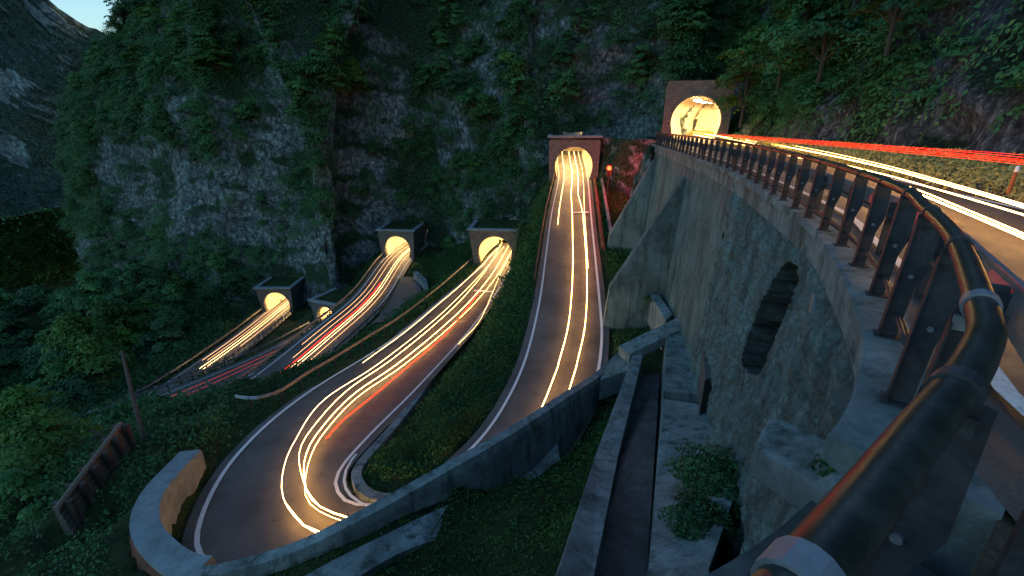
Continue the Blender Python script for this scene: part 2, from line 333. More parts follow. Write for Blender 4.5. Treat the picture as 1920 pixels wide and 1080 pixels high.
# ---------------------------------------------------------------- terrain under the lower roads
ctl=[(-25,15,-21),(-30,30,-21.3),(-22,26,-20),(-24,34,-22),(-33,39,-27),(-27,39,-24.5),(-38,34,-26.5),(-44,34,-30),(-40,22,-30),(-60,50,-42),(-62,75,-44),(-80,70,-47),(-100,100,-50),(-40,10,-27),(-60,20,-38),(-80,30,-46),(-25,5,-19),(-50,0,-33),(-90,0,-48),(-15,5,-15.2),(-20,10,-18.3),(-18,15,-18.5),(0,5,-9.4),(-4,8,-12.3),(3,10,-10.2),(1,12,-12.4),(-8,3,-12),(2,2,-7.4),(5,16,-12.6),(7.5,21,-14.2),(9.5,30,-14.6),(10.5,42,-13.8),(12,55,-12),(14,66,-10.5),(8,10,-9.5),(20,20,-12),(30,60,-12),(20,75,-12),(-10,0,-12),(0,-8,-8),(20,-5,-8),
 (-1.2,25,-16.4),(-3,23.5,-17),(-5.6,22.5,-17.2),(-4.8,19,-17.0),(1,35,-15.5),(0,45,-15),(1.5,60,-12.8),(4,72,-11),(-1.5,45,-18),(0,58,-18),(2.5,70,-17),
 (-15,36,-21.5),(-16,48,-25),(-13,60,-25),(-16,70,-26),(-10,78,-25),(-18,30,-20),(-24,50,-29),(-20,44,-26.5),(-30,75,-33),(-30,68,-31.5),(-42,75,-37),(-42,66,-36),(-38,72,-35.4),(-44,84,-39),(-58,65,-40),(-58,85,-42),(-38,50,-33.5)]
hw=spline([(9.4,28.5,-14.6),(7.4,26.6,-14.5)]+[tuple(Z(*q)) for q in ((1125,705,-14.2),(1075,738,-13.3),(1000,788,-12.5),(930,832,-12.1),(860,872,-12.0),(700,962,-12.3),(560,1032,-12.9),(430,1072,-13.5),(335,1080,-14.0),(272,1038,-14.3),(246,985,-14.5),(270,920,-14.9),(340,846,-15.6))],.5)
_n=hn(hw); _n=_n*(1 if np.dot(_n[12],np.array([-1,-1]))>0 else -1)
for _o,_d in ((.5,.3),(1.0,.3),(1.8,.25),(2.8,.1)):
    for i in range(0,len(hw),2): ctl.append((hw[i,0]+_n[i,0]*_o,hw[i,1]+_n[i,1]*_o,hw[i,2]-_d+(_o-.5)*(.12 if hw[i,0]>-9 else -.8)))
smp=[]
for (Lx,C,Rx,W) in ROADS[1:]:
    for A in (Lx,C,Rx): smp.append(A[::3]-np.array([0,0,.2]))
smp=np.vstack(smp+[np.array(ctl,float)])
xs=np.arange(-112,34,.6); ys=np.arange(-10,112,.6)
X,Y=np.meshgrid(xs,ys,indexing='ij'); num=np.zeros_like(X); den=np.zeros_like(X)
for (x,y,z) in smp:
    d2=(X-x)**2+(Y-y)**2+.15; w=1/d2**1.7; num+=w*z; den+=w
TZ=num/den
dr=np.full(X.shape,99.); rz=np.full(X.shape,99.)
for (Lx,C,Rx,W) in ROADS[1:]:
    Cs=C[::1]; best=np.full(X.shape,1e9); bz=np.zeros(X.shape); bw=np.zeros(X.shape)
    for i in range(len(Cs)):
        d2=(X-Cs[i,0])**2+(Y-Cs[i,1])**2; mm=d2<best; best[mm]=d2[mm]; bz[mm]=Cs[i,2]; bw[mm]=W[i]
    dd=np.sqrt(best)-bw; near=dd<.7
    k=np.clip(1.2-dd/.7,0,1); tgt=bz-.22
    TZ=np.where(near,TZ*(1-k)+np.minimum(TZ,tgt)*k if False else TZ*(1-k)+tgt*k,TZ); dr=np.minimum(dr,dd)
nz=np.array([[noise.fractal(Vector((x*.23,y*.23,1.7)),1,2,5) for y in ys] for x in xs])
TZ+=nz*.45*np.clip(dr/3,0,1)
nx,ny=X.shape; idx=np.arange(nx*ny).reshape(nx,ny)
fc=np.stack([idx[:-1,:-1],idx[1:,:-1],idx[1:,1:],idx[:-1,1:]],-1).reshape(-1,4)
ter=obj('hillside_ground',np.stack([X,Y,TZ],-1).reshape(-1,3),fc,M['ground'],None,True); tag(ter,kind='structure')
def gz(x,y):
    fx=np.clip((np.asarray(x)-xs[0])/.6,0,nx-1.01); fy=np.clip((np.asarray(y)-ys[0])/.6,0,ny-1.01); i=fx.astype(int); j=fy.astype(int); a=fx-i; b=fy-j
    return TZ[i,j]*(1-a)*(1-b)+TZ[i+1,j]*a*(1-b)+TZ[i,j+1]*(1-a)*b+TZ[i+1,j+1]*a*b
def gdr(x,y):
    i=np.clip(((np.asarray(x)-xs[0])/.6).astype(int),0,nx-1); j=np.clip(((np.asarray(y)-ys[0])/.6).astype(int),0,ny-1); return dr[i,j]
# far ground out to the horizon
far=obj('valley_floor',[(-900,-600,-62),(600,-600,-62),(600,1200,-62),(-900,1200,-62)],[(0,1,2,3)],M['ground']); tag(far,kind='structure')
def G(x,y,dz=.0):              # point of the ground seen at a photo position
    r=ray(x,y); t=4.0
    while t<200:
        p=r*t
        if p[2]<gz(p[0],p[1]): return p+np.array([0,0,dz])
        t+=.08
    return r*t
FA=G(243,838); FB=G(128,1005)
PORT=[((9.45,71.8,-8.5),-.09,0),((23.5,62.0,-2.36),-.30,-.03),((-2.75,71.5,-22.1),-.1,-.02),((-22.9,88.0,-26),-.1,-.02),((-33.9,76.2,-35.4),-.4,.02),((-48.3,86.5,-37.3),.02,-.02)]
def invault(P,wx=3.9,y0=-2,y1=34,z0=-1,z1=5.6):
    P=np.asarray(P,float); r=np.zeros(P.shape[:-1],bool)
    for (l,a,tn) in PORT:
        dx=P[...,0]-l[0]; dy=P[...,1]-l[1]; X_=dx*math.cos(a)+dy*math.sin(a); Y_=-dx*math.sin(a)+dy*math.cos(a); Z_=P[...,2]-l[2]; X_=X_+tn*np.clip(Y_,0,40)**2/2-(.14*0)*Y_
        r|=(abs(X_)<wx)&(Y_>y0)&(Y_<y1)&(Z_>z0)&(Z_<z1+np.clip(Y_-6,0,30)*.12)
    return r
def intube(P):
    P=np.asarray(P,float); r=np.zeros(P.shape[:-1],bool)
    for k_,(l,a,tn) in enumerate(PORT):
        dx=P[...,0]-l[0]; dy=P[...,1]-l[1]; X_=dx*math.cos(a)+dy*math.sin(a); Y_=-dx*math.sin(a)+dy*math.cos(a); X_=X_+tn*np.clip(Y_,0,40)**2/2; Z_=P[...,2]-l[2]-(.09*Y_ if k_==0 else 0)
        R_=(3.1,3.4,3.1,2.9,2.45,2.9)[k_]; r|=(Y_>.3)&(Y_<29)&(((X_**2+(Z_-R_*.66)**2)<R_**2)|((abs(X_)<R_*.85)&(abs(Z_-.4)<R_*.5)))
    return r
# ---------------------------------------------------------------- rock curtains
def curtain(name,poly,z0,z1f,lean,step,amp,mat,seed=0,zsc=.5,f0=.05,strat=0):
    P=spline([(x,y) for x,y in poly],step); n=len(P); N=hn(P)        # outward = left-hand side
    S=np.r_[0,np.cumsum(np.linalg.norm(np.diff(P,axis=0),axis=1))]; u=S/S[-1]
    z1=np.array([z1f(P[i,0],P[i,1],u[i]) for i in range(n)]); H=int((z1.max()-z0)/step)+1
    V=np.zeros((n,H,3)); Nn=np.zeros((n,H,2)); Nn[:]=N[:,None,:]
    # smooth normals
    for _ in range(6): N[1:-1]=(N[:-2]+N[1:-1]+N[2:])/3
    N/=np.linalg.norm(N,axis=1)[:,None]
    for i in range(n):
        for j in range(H):
            k=j/(H-1); z=z0+(z1[i]-z0)*k
            q=Vector((P[i,0]*f0,P[i,1]*f0,z*f0*zsc+seed))
            a=noise.fractal(q,1,2,3)*1.6+ (1-2*abs(noise.noise(q*2.3)))*.7 - .4
            q2=Vector((P[i,0]*.35,P[i,1]*.35,z*.35*zsc+seed)); b=(1-2*abs(noise.noise(q2)))*.5+noise.fractal(q2*2.2,1,2,4)*.45
            st_=z*.16+noise.noise(Vector((P[i,0]*.04,P[i,1]*.04,seed+7)))*1.5; fr=st_-math.floor(st_); b+=(.9*fr**3 if fr<.85 else .55*(1-fr)/.15)-.3
            le=lean(P[i,0],P[i,1],z)
            d=-le+amp*(a+.38*b)
            V[i,j]=(P[i,0]+N[i,0]*d,P[i,1]+N[i,1]*d,z+amp*.15*b)
    idx=np.arange(n*H).reshape(n,H); fc=np.stack([idx[:-1,:-1],idx[:-1,1:],idx[1:,1:],idx[1:,:-1]],-1).reshape(-1,4)
    cen=V.reshape(-1,3)[fc].mean(1); fc=fc[~intube(cen)]
    o=obj(name,V.reshape(-1,3),fc,mat,None,True); tag(o,kind='structure'); return V,N
def mainlean(x,y,z): return .16*(z+45)+ (max(z-5,0)*.25)
def maintop(x,y,u):
    if x<-78: 
        return float(np.interp(x,[-150,-140,-131,-120,-104,-80],[-34,-22,2,15,27,66]))
    return 75
main_poly=[(90,96),(60,84),(42,74),(30,67.5),(22,66.5),(17.6,69),(14.6,76),(9,78),(3,79.5),(-2,81),(-7,85),(-13,92),(-20,95.5),(-27,95),(-31,90),(-33,83),(-38,84),(-43,90),(-49,92.5),(-56,92),(-63,90),(-75,96),(-90,108),(-110,119),(-130,131),(-141,152),(-148,180)]
CV,CN=curtain('cliff',main_poly,-52,maintop,mainlean,.8,2.3,M['rock'],3)
side_poly=[(13.5,-14),(12.9,-2),(13.0,4),(13.6,8),(15.0,13),(17.6,20),(20.3,30),(22.8,42),(25.8,53),(28.5,61),(29.5,70),(29,84)]
SV,SN=curtain('roadside_rock_face',side_poly,-2.6,lambda x,y,u:45,lambda x,y,z:-.0+.42*(z+2.4),.55,1.1,M['rock_side'],11,1.0,.11)
# normals of the side face must face the road (towards -x)
base_poly=[(14.2,48.6),(15.6,53),(18.2,58),(20.3,62.5),(18.8,66),(16,69),(13.6,73.5)]
BV,BN=curtain('rock_base',[base_poly[k] for k in range(len(base_poly))],-15,lambda x,y,u:-2.55,lambda x,y,z:.12*(z+2.5),.4,.8,M['rock'],5,1,.2)
fp=[(-30,420),(-120,400),(-200,360),(-260,330),(-330,300),(-420,290),(-520,300)]
def fartop(x,y,u): return float(np.interp(x,[-520,-460,-420,-380,-345,-320,-300,-280,-240,-200,-120,-30],[230,220,210,175,140,108,85,62,50,45,40,30]))
mp=[(-420,130),(-330,150),(-250,165),(-190,190),(-150,235),(-120,300)]
MV,MN=curtain('valley_hill',mp,-75,lambda x,y,u:-18+10*math.sin(u*9)-12*u,lambda x,y,z:.9*(z+75),2.0,5,M['ground'],31,.8,.02)
FV,FN=curtain('far_mountain',fp,-70,fartop,lambda x,y,z:.3*(z+70),4,14,M['rock_far'],21,.8,.012)
_tv=np.stack([X,Y,TZ],-1).reshape(-1,3); _fc=np.stack([idx[:-1,:-1],idx[1:,:-1],idx[1:,1:],idx[:-1,1:]],-1).reshape(-1,4) if False else None
_ix=np.arange(nx*ny).reshape(nx,ny); _fc=np.stack([_ix[:-1,:-1],_ix[1:,:-1],_ix[1:,1:],_ix[:-1,1:]],-1).reshape(-1,4); _fc=_fc[~intube(_tv[_fc].mean(1))]
bpy.data.objects.remove(ter); ter=obj('hillside_ground',_tv,_fc,M['ground'],None,True); tag(ter,kind='structure')
# ---------------------------------------------------------------- foliage
def leaf_quads(C,size,nrm_up,jit=.6,aspect=.62):
    n=len(C); N=nrm_up+rng.normal(0,jit,(n,3)); N/=np.linalg.norm(N,axis=1)[:,None]
    A=rng.normal(0,1,(n,3)); A-=N*(A*N).sum(1)[:,None]; A/=np.linalg.norm(A,axis=1)[:,None]; B=np.cross(N,A)
    s=size[:,None]; drop=np.array([0,0,-.22])
    V=np.stack([C-A*s*.5,C+B*s*.5*aspect+drop*s*.3,C+A*s*.5+drop*s,C-B*s*.5*aspect+drop*s*.3],1)
    return V
def bough_cloud(centers,radii,outs,nl,flat=.3,droop=.35,tilt=.35):
    """leaves laid in flat drooping sprays"""
    out=[];nr=[]
    for c,r,o in zip(centers,radii,outs):
        a=rng.uniform(0,2*math.pi,nl); q=np.sqrt(rng.uniform(0,1,nl))*r
        p=np.stack([np.cos(a)*q,np.sin(a)*q,rng.normal(0,.1*r*flat/.3,nl)],1)
        p[:,2]-=droop*(q**2)/r+tilt*(p[:,0]*o[0]+p[:,1]*o[1]); out.append(p+c)
        nn=np.stack([np.cos(a)*q/r*.5,np.sin(a)*q/r*.5,np.ones(nl)],1)+np.array([o[0],o[1],0])*(.2+tilt); nr.append(nn)
    return np.vstack(out),np.vstack(nr)
def crown_mesh(name,R,H,nb,nl,ls,mat,base=1.2):
    cs=[];rs=[];os_=[]
    for i in range(nb):
        th=rng.uniform(0,2*math.pi); k=rng.uniform(0,1)**.8; zz=base+H*k; env=R*(math.sin(math.pi*min(.97,.18+.8*k))**.7)*rng.uniform(.35,1.05)
        cs.append((math.cos(th)*env,math.sin(th)*env,zz)); rs.append(R*rng.uniform(.22,.42)); os_.append((math.cos(th),math.sin(th)))
    P,N=bough_cloud(np.array(cs),rs,os_,nl); V=leaf_quads(P,rng.uniform(.6,1.3,len(P))*ls,N,.45)
    lv=np.repeat(rng.uniform(0,1,nb),nl)*.6+rng.uniform(0,1,len(P))*.4
    n=len(P); fc=np.arange(n*4).reshape(n,4); o=obj(name,V.reshape(-1,3),fc,mat,None,False,lv)
    limbs=MB()
    for c in cs[::2]: limbs.tube([(0,0,base*.5),(c[0]*.4,c[1]*.4,base*.5+(c[2]-base*.5)*.55),(c[0],c[1],c[2]-.1)],[.07*R/2.5,.045*R/2.5,.02],4,False)
    return o,limbs
def trunk(limbs,h,r,R):
    limbs.tube([(0,0,-1.5),(.05,.03,h*.3),(-.04,.06,h*.7),(.02,0,h)],[r*1.3,r,r*.7,r*.3],7); return limbs
protos=[]
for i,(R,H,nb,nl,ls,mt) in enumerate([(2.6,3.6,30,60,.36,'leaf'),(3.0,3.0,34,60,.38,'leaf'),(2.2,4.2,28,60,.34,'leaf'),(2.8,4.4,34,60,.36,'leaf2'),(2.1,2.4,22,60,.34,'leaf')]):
    c,l=crown_mesh('crown',R,H,nb,int(nl*1.35),ls,M[mt],.35); t=trunk(l,.5+H*.7,.13,R).build('trunk',M['bark'])
    protos.append((c,t,R,H))
proto_used=[False]*len(protos)
def plant(i,loc,s,rz,label,cat,group,name='tree',parts=True,tilt=(0,0)):
    c,t,R,H=protos[i]; root=empty(name,loc,rz); root.scale=(s,s,s*random.uniform(.85,1.1)); root.rotation_euler=(tilt[0],tilt[1],rz)
    tag(root,label,cat,group)
    if not proto_used[i]: cc,tt=c,t; proto_used[i]=True
    else: cc,tt=c.copy(),t.copy(); COL.objects.link(cc); COL.objects.link(tt)
    cc.parent=root; tt.parent=root; return root
# where bare rock shows on the cliff (survey ellipses in the photo: cx,cy,rx,ry,slope)
ROCK=[(330,350,150,70,0),(205,310,35,60,0),(270,280,40,40,0),(525,270,45,60,0),(640,300,38,110,0),(660,250,30,60,0),(745,90,48,130,0),(720,30,30,60,0),(790,330,25,100,0),(1010,70,28,90,0),(1075,15,30,30,0),(560,560,90,60,0),(400,600,130,50,0),(880,250,22,45,0),(620,480,80,80,0),(420,420,110,40,0),(150,470,40,50,0),(470,320,60,50,0),(1190,250,50,45,0),(250,600,60,30,0),(700,400,40,50,0),(830,420,20,60,0),(930,130,12,60,0),(1110,260,30,30,0)]
def rocky(px,py):
    r=np.zeros_like(px)
    for (a,b,c,d,_) in ROCK: r=np.maximum(r,np.clip(1.35-((px-a)/c)**2-((py-b)/d)**2,0,1))
    return r
def scatter_curtain(V,N,n,margin=120):
    a,b=V.shape[:2]; i=rng.integers(1,a-1,n*3); j=rng.integers(1,b-1,n*3); P=V[i,j]; px,py,t=pix(P)
    ok=(t>2)&(px>-margin)&(px<1920+margin)&(py>-margin)&(py<1080+margin); idx=np.where(ok)[0][:n]
    return P[idx],N[i[idx]],px[idx],py[idx],t[idx]
# hanging leaf cover on the cliff, one mass
def cover(name,V,N,n,nl,rad,ls,mat,rock=True,label='',thr=.5,out=.5):
    P,NN,px,py,t=scatter_curtain(V,N,n)
    if rock:
        keep=rng.uniform(0,1,len(P))>rocky(px,py)*.93
    else: keep=thr(px,py)
    lf=np.array([noise.noise(Vector(p)*.12) for p in P]); keep&=lf>-.35
    keep&=~invault(P,5.2,-9,30,-3,8)
    P=P[keep];NN=NN[keep]; r=rng.uniform(.5,1.25,len(P))*rad
    cs=P+np.c_[NN*(out*r)[:,None],r*.2]
    Q,QN=bough_cloud(cs,r,NN,nl,droop=.5,tilt=1.1); sz=rng.uniform(.6,1.3,len(Q))*ls; VV=leaf_quads(Q,sz,QN,.5)
    lv=np.repeat(rng.uniform(0,1,len(P)),nl)*.6+rng.uniform(0,1,len(Q))*.4
    o=obj(name,VV.reshape(-1,3),np.arange(len(Q)*4).reshape(-1,4),mat,None,False,lv); tag(o,label,'vegetation',kind='stuff'); return o
cover('cliff_foliage',CV,CN,11500,26,1.3,.34,M['leaf'],label='dense dark green bushes and hanging leaves covering the cliff ledges')
def sidemask(px,py): return (rng.uniform(0,1,len(px))<np.where(px<1600,.85,np.where(px<1700,.45,.13))*np.where(py>235,.15,1)*np.where((px>1540)&(px<1640)&(py>150),.15,1))&(py<262)
cover('bank_foliage',SV,SN,5200,50,.95,.24,M['leaf'],rock=False,thr=sidemask,label='leafy shrubs hanging over the rock face beside the upper road')
def bushes(name,V,N,n,mat,label,mask,Rr=(1.3,2.9),ns=13,nl=26,ls=.34):
    P,NN,px,py,t=scatter_curtain(V,N,n); keep=mask(px,py,P)&~invault(P,5.6,-9,30,-3,8.5); P=P[keep];NN=NN[keep]; m=len(P)
    R0=rng.uniform(0,1,m)**1.5*(Rr[1]-Rr[0])+Rr[0]; dirs=rng.normal(0,1,(m,ns,3)); dirs[...,2]=abs(dirs[...,2])*.9-.15; dirs[...,:2]+=NN[:,None,:]*.7; dirs/=np.linalg.norm(dirs,axis=2)[...,None]
    C=P[:,None,:]+np.c_[NN*.35*R0[:,None],-.1*R0][:,None,:]+dirs*(R0[:,None]*rng.uniform(.55,1.0,(m,ns)))[...,None]
    o=dirs[...,:2].reshape(-1,2); r=(R0[:,None]*rng.uniform(.32,.52,(m,ns))).reshape(-1)
    Q,QN=bough_cloud(C.reshape(-1,3),r,o,nl,droop=.35,tilt=.55); VV=leaf_quads(Q,rng.uniform(.65,1.25,len(Q))*ls,QN,.4)
    lv=np.repeat(np.repeat(rng.uniform(0,1,m),ns)*.45+rng.uniform(0,.3,m*ns),nl)+rng.uniform(0,.25,len(Q))
    ob=obj(name,VV.reshape(-1,3),np.arange(len(Q)*4).reshape(-1,4),mat,None,False,lv); tag(ob,label,'vegetation',kind='stuff')
bushes('cliff_bushes',CV,CN,3600,M['leaf'],'dark green bushes growing in tiers all over the cliff',lambda px,py,P:rng.uniform(0,1,len(px))>rocky(px,py)*.96)
bushes('bank_bushes',SV,SN,1700,M['leaf'],'overhanging green bushes on the bank above the upper road',lambda px,py,P:(rng.uniform(0,1,len(px))<np.where(px<1600,.95,np.where(px<1760,.35,.1)))&(py<215)&(P[:,2]>1.2),(.7,1.5),12,26,.24)
def cover2():
    a,b=MV.shape[:2]; i=rng.integers(1,a-1,5000); j=rng.integers(1,b-1,5000); P=MV[i,j]; px,py,t=pix(P); k=(px>-200)&(px<500); P=P[k]; NN=MN[i[k]]
    Q,QN=bough_cloud(P+np.array([0,0,1.5]),rng.uniform(2,4.5,len(P)),NN,30,droop=.6,tilt=.5); V=leaf_quads(Q,rng.uniform(.7,1.4,len(Q))*1.0,QN,.5)
    o=obj('hill_forest',V.reshape(-1,3),np.arange(len(Q)*4).reshape(-1,4),M['leaf'],None,False,np.repeat(rng.uniform(0,1,len(P)),30)*.6+rng.uniform(0,.4,len(Q))); tag(o,'forest covering the hill across the valley on the far left','forest',kind='stuff')
cover2()
# trees standing on the cliff
P,NN,px,py,t=scatter_curtain(CV,CN,900,40)
keep=~invault(P,6.5,-9,32,-5,9)&(rocky(px,py)<.25)&(py<560)&(px<1330); P,NN,px,py,t=[a[keep] for a in (P,NN,px,py,t)]
cnt=0; got=[]
for p,n_,x_,y_,t_ in zip(P,NN,px,py,t):
    if cnt>=210: break
    if any((x_-a)**2+(y_-b)**2<(20)**2 for a,b in got): continue
    # keep the portal fronts clear
    if any(abs(x_-a)<w and -h1<y_-b<h2 for a,b,w,h1,h2 in ((1300,215,62,50,60),(1078,290,65,35,90),(940,450,62,30,90),(745,450,55,30,90),(508,555,50,40,90),(610,580,45,30,60))): continue
    got.append((x_,y_)); s=random.uniform(.75,1.35)*(1 if y_<260 else .72)
    q=p+np.array([n_[0]*.5,n_[1]*.5,-.8*s]); zone='high on the left ridge' if x_<420 else 'above the lower tunnels' if x_<980 else 'above the tunnel by the red signal'
    plant(random.randrange(5),q,s,random.uniform(0,6.28),'leafy green tree rooted on the cliff '+zone,'tree','cliff trees '+zone,tilt=(random.uniform(-.1,.1),random.uniform(-.1,.1))); cnt+=1
# left valley trees
got=[]
for k in range(4000):
    if len(got)>=85: break
    x=random.uniform(-100,-17); y=random.uniform(8,100); z=float(gz(x,y)); 
    if gdr(x,y)<3.2: continue
    px_,py_,t_=[float(a) for a in pix((x,y,z+3))]
    if px_<-150 or px_>330 or py_>1200 or t_<14: continue
    if px_>190 and py_>640: continue
    if min(math.hypot(x-(FA[0]+(FB[0]-FA[0])*f),y-(FA[1]+(FB[1]-FA[1])*f)) for f in (-.2,0,.25,.5,.75,1,1.2))<4.2: continue
    if any((x-a)**2+(y-b)**2<3.4**2 for a,b in got): continue
    got.append((x,y)); plant(random.randrange(5),(x,y,z-.2),random.uniform(.9,1.7) if t_>30 else random.uniform(.5,.8),random.uniform(0,6.28),'bushy green tree in the dark forest on the left valley slope','tree','valley forest trees')
# trees over the upper road
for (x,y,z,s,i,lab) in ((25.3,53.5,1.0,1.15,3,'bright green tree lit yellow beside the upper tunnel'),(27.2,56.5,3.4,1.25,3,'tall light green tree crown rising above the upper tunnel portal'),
   (23.6,44,4.2,1.1,1,'dark spreading tree leaning over the upper road, nearest the lit green tree'),(21.5,35,3.6,.95,0,'dark tree on the rock bank in the middle of the upper road bend'),(26,46,8.5,1.3,2,'tall dark tree high on the bank behind the lit green tree'),(23.5,36,8,1.1,1,'dark tree high on the bank above the bend of the upper road'),(19.9,27,4.5,.8,0,'low dark tree on the bank closest to the bare netted rock')):
    plant(i,(x,y,z),s,random.uniform(0,6.28),lab,'tree','trees on the bank of the upper road')
for k,(c,t,R,H) in enumerate(protos):
    if not proto_used[k]: bpy.data.objects.remove(c); bpy.data.objects.remove(t)
# ground cover on the lower slopes
def ground_cover(name,n,size,cond,mat,label,h=.0,jit=.9,cl=7,sp=.25,up=.4):
    x=rng.uniform(-75,16,n*6); y=rng.uniform(1.5,90,n*6); z=gz(x,y); px,py,t=pix(np.stack([x,y,z],1))
    ok=(gdr(x,y)>.25)&(px>-60)&(px<1980)&(py>-60)&(py<1140)&cond(x,y,z,px,py,t)
    w=rng.uniform(0,1,len(x))<np.clip((38/np.maximum(t,8))**-1,0,1)*0+1; i=np.where(ok&w)[0][:n]
    C=np.repeat(np.stack([x[i],y[i],z[i]+h],1),cl,0); tt=np.repeat(t[i],cl); C+=rng.normal(0,1,C.shape)*np.array([1,1,.35])*(sp*np.clip(tt/25,.5,2.2))[:,None]
    C[:,2]=np.maximum(C[:,2],gz(C[:,0],C[:,1])+.02); m=gdr(C[:,0],C[:,1])>.15; C=C[m]; tt=tt[m]
    sz=size*np.clip(tt/22,.4,2.4)*rng.uniform(.6,1.3,len(C)); V=leaf_quads(C,sz,np.array([[0,0,up]]),jit)
    lf=np.array([noise.noise(Vector((c[0]*.5,c[1]*.5,0)))*.5+.5 for c in C[::1]]) if len(C)<400000 else .5
    o=obj(name,V.reshape(-1,3),np.arange(len(C)*4).reshape(-1,4),mat,None,False,np.clip(lf*.7+rng.uniform(0,.4,len(C)),0,1)); tag(o,label,'ground cover',kind='stuff')
slabmask=lambda x,y:((x>1.2+(y-5.75)*.35)&(y<30)&(y>2))
ground_cover('slope_grass',16000,.13,lambda x,y,z,px,py,t:(t<70)&(x>-12)&~slabmask(x,y)&~((py>860)&(px<560)),M['grass'],'grass and low weeds between the roads and on the near slope')
ground_cover('near_slope_grass',22000,.17,lambda x,y,z,px,py,t:(t<30)&(x>-14)&(px>300)&(y<20)&~slabmask(x,y),M['grass'],'tufts of grass on the slope between the hairpin wall and the drain channel',cl=7,jit=1.0)
ground_cover('median_grass',9000,.14,lambda x,y,z,px,py,t:(t>24)&(x<2)&(x>-34),M['grass'],'short dark grass on the banks between the tunnel roads')
ground_cover('valley_undergrowth',15000,.2,lambda x,y,z,px,py,t:(x<-13.5)&(px<420)&~((x>-17.2)&(y<20.5)&(gdr(x,y)<2.6))&(np.abs(np.cross(FB[:2]-FA[:2],np.stack([x-FA[0],y-FA[1]],-1)))/np.linalg.norm(FB[:2]-FA[:2])>1.0),M['leaf'],'dark leafy undergrowth on the left valley slope',h=.35,sp=.45,cl=8)
# ---------------------------------------------------------------- tunnels
def arch(r,cz,hb,n=28):        # horseshoe opening, from right foot over the crown to left foot
    a0=-math.asin(min(.95,cz*.42/r)); pts=[(hb,0.0)]
    for k in range(n+1):
        a=a0+(math.pi-2*a0)*k/n; pts.append((r*math.cos(a),cz+r*math.sin(a)))
    pts.append((-hb,0.0)); return pts
def portal(loc,ang,label,rise=0,*,hw=4.3,tw=4.5,H=6.6,r=2.95,cz=2.15,hb=2.55,wing=6,turn=0.02,sink=2.5,lean=0.0,lamp=(3,8,14,20),roof=True):
    root=empty('tunnel_portal',loc,ang); tag(root,label,'tunnel portal','tunnel portals of the pass road')
    A=arch(r,cz,hb); n=len(A)
    O=[]
    for (x,z) in A:            # matching points on the outer outline
        dx,dz=x,z-cz
        if z<=.01: O.append((math.copysign(hw,x),0)); continue
        k=min(hw/abs(dx) if abs(dx)>1e-6 else 1e9,(H-cz)/dz if dz>1e-6 else 1e9); X_,Z_=dx*k,cz+dz*k; X_=X_*(1+(tw/hw-1)*Z_/H); O.append((X_,max(Z_,0)))
    mb=MB(); dep=.7
    V=[(x,0,z) for x,z in A]+[(x,0-lean*z,z) for x,z in O]; mb.add(V,[(i,i+1,n+i+1,n+i) for i in range(n-1)])
    V=[(x,0,z) for x,z in A]+[(x,dep,z) for x,z in A]; mb.add(V,[(i,n+i,n+i+1,i+1) for i in range(n-1)])
    for s in (-1,1):           # cheeks below ground and side walls
        mb.add([(s*hw,0,-sink),(s*hb,0,-sink),(s*hb,0,0),(s*hw,0,0)],[(0,1,2,3) if s<0 else (3,2,1,0)])
        mb.add([(s*hw,0,-sink),(s*hw,wing+4,-sink),(s*hw,wing+4,0),(s*hw,0,0)],[(3,2,1,0) if s<0 else (0,1,2,3)])
        mb.add([(s*hw,0,0),(s*hw,wing+4,0),(s*tw,wing+4,H),(s*tw,-lean*H,H)],[(3,2,1,0) if s<0 else (0,1,2,3)])
    mb.build('facade',M['block'],root)
    ring=MB(); B=[(x*1.115,z if z<.01 else cz+(z-cz)*1.115) for x,z in A]
    V=[(x,-.09,z) for x,z in A]+[(x,-.09,z) for x,z in B]+[(x,.02,z) for x,z in B]+[(x,.02,z) for x,z in A]
    ring.add(V,[(i,i+1,n+i+1,n+i) for i in range(n-1)]+[(n+i,n+i+1,2*n+i+1,2*n+i) for i in range(n-1)]+[(3*n+i,3*n+i+1,i+1,i) for i in range(n-1)]); ring.build('arch_ring',M['block'],root)
    if roof:
        cp=MB(); cp.box((0,.2-lean*H,H+.16),(tw*2+.5,.75,.34))
        for s in (-1,1): cp.box((s*(tw-.1),wing/2+.65-lean*H,H+.159),(.7,wing,.34))
        cp.build('coping',M['coping'],root,bevel=.03)
        MB().box((0,wing/2+1.5,H-.18),(tw*2-.8,wing+3,.3)).build('roof',M['ground'],root)
    # lining: vault that bends inside the mountain
    Lm=MB(); V=[];st=14; cx,cy,an=0,dep,0
    for k in range(st+1):
        for (x,z) in A: V.append((cx+x*math.cos(an),cy+x*math.sin(an),z+rise*1.9*k))
        cx-=math.sin(an)*1.9; cy+=math.cos(an)*1.9; an+=turn*1.9
    Fc=[(k*n+i,(k+1)*n+i,(k+1)*n+i+1,k*n+i+1) for k in range(st) for i in range(n-1)]
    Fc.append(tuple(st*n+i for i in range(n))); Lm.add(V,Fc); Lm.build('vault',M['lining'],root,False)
    fl=MB(); V=[];  
    for k in range(st+1): V+= [V_ for V_ in ()]
    for j,dd in enumerate(lamp):
        an=0;cx=0;cy=dep; 
        for k in range(int(dd/1.9)): cx-=math.sin(an)*1.9; cy+=math.cos(an)*1.9; an+=turn*1.9
        hsg=MB().box((cx,cy,cz+r-.28+rise*dd),(.9,.35,.14),an).build('lamp_housing',M['galv'],root)
        MB().box((cx,cy,cz+r-.38+rise*dd),(.8,.3,.05),an).build('lamp_panel',M['lamp'],hsg)
    return root
portal((9.45,71.8,-8.5),-.09,'stone tunnel portal with grey coping beside the red signal light',hw=3.75,tw=3.85,H=6.0,r=2.85,cz=1.85,hb=2.5,turn=0,rise=.09)
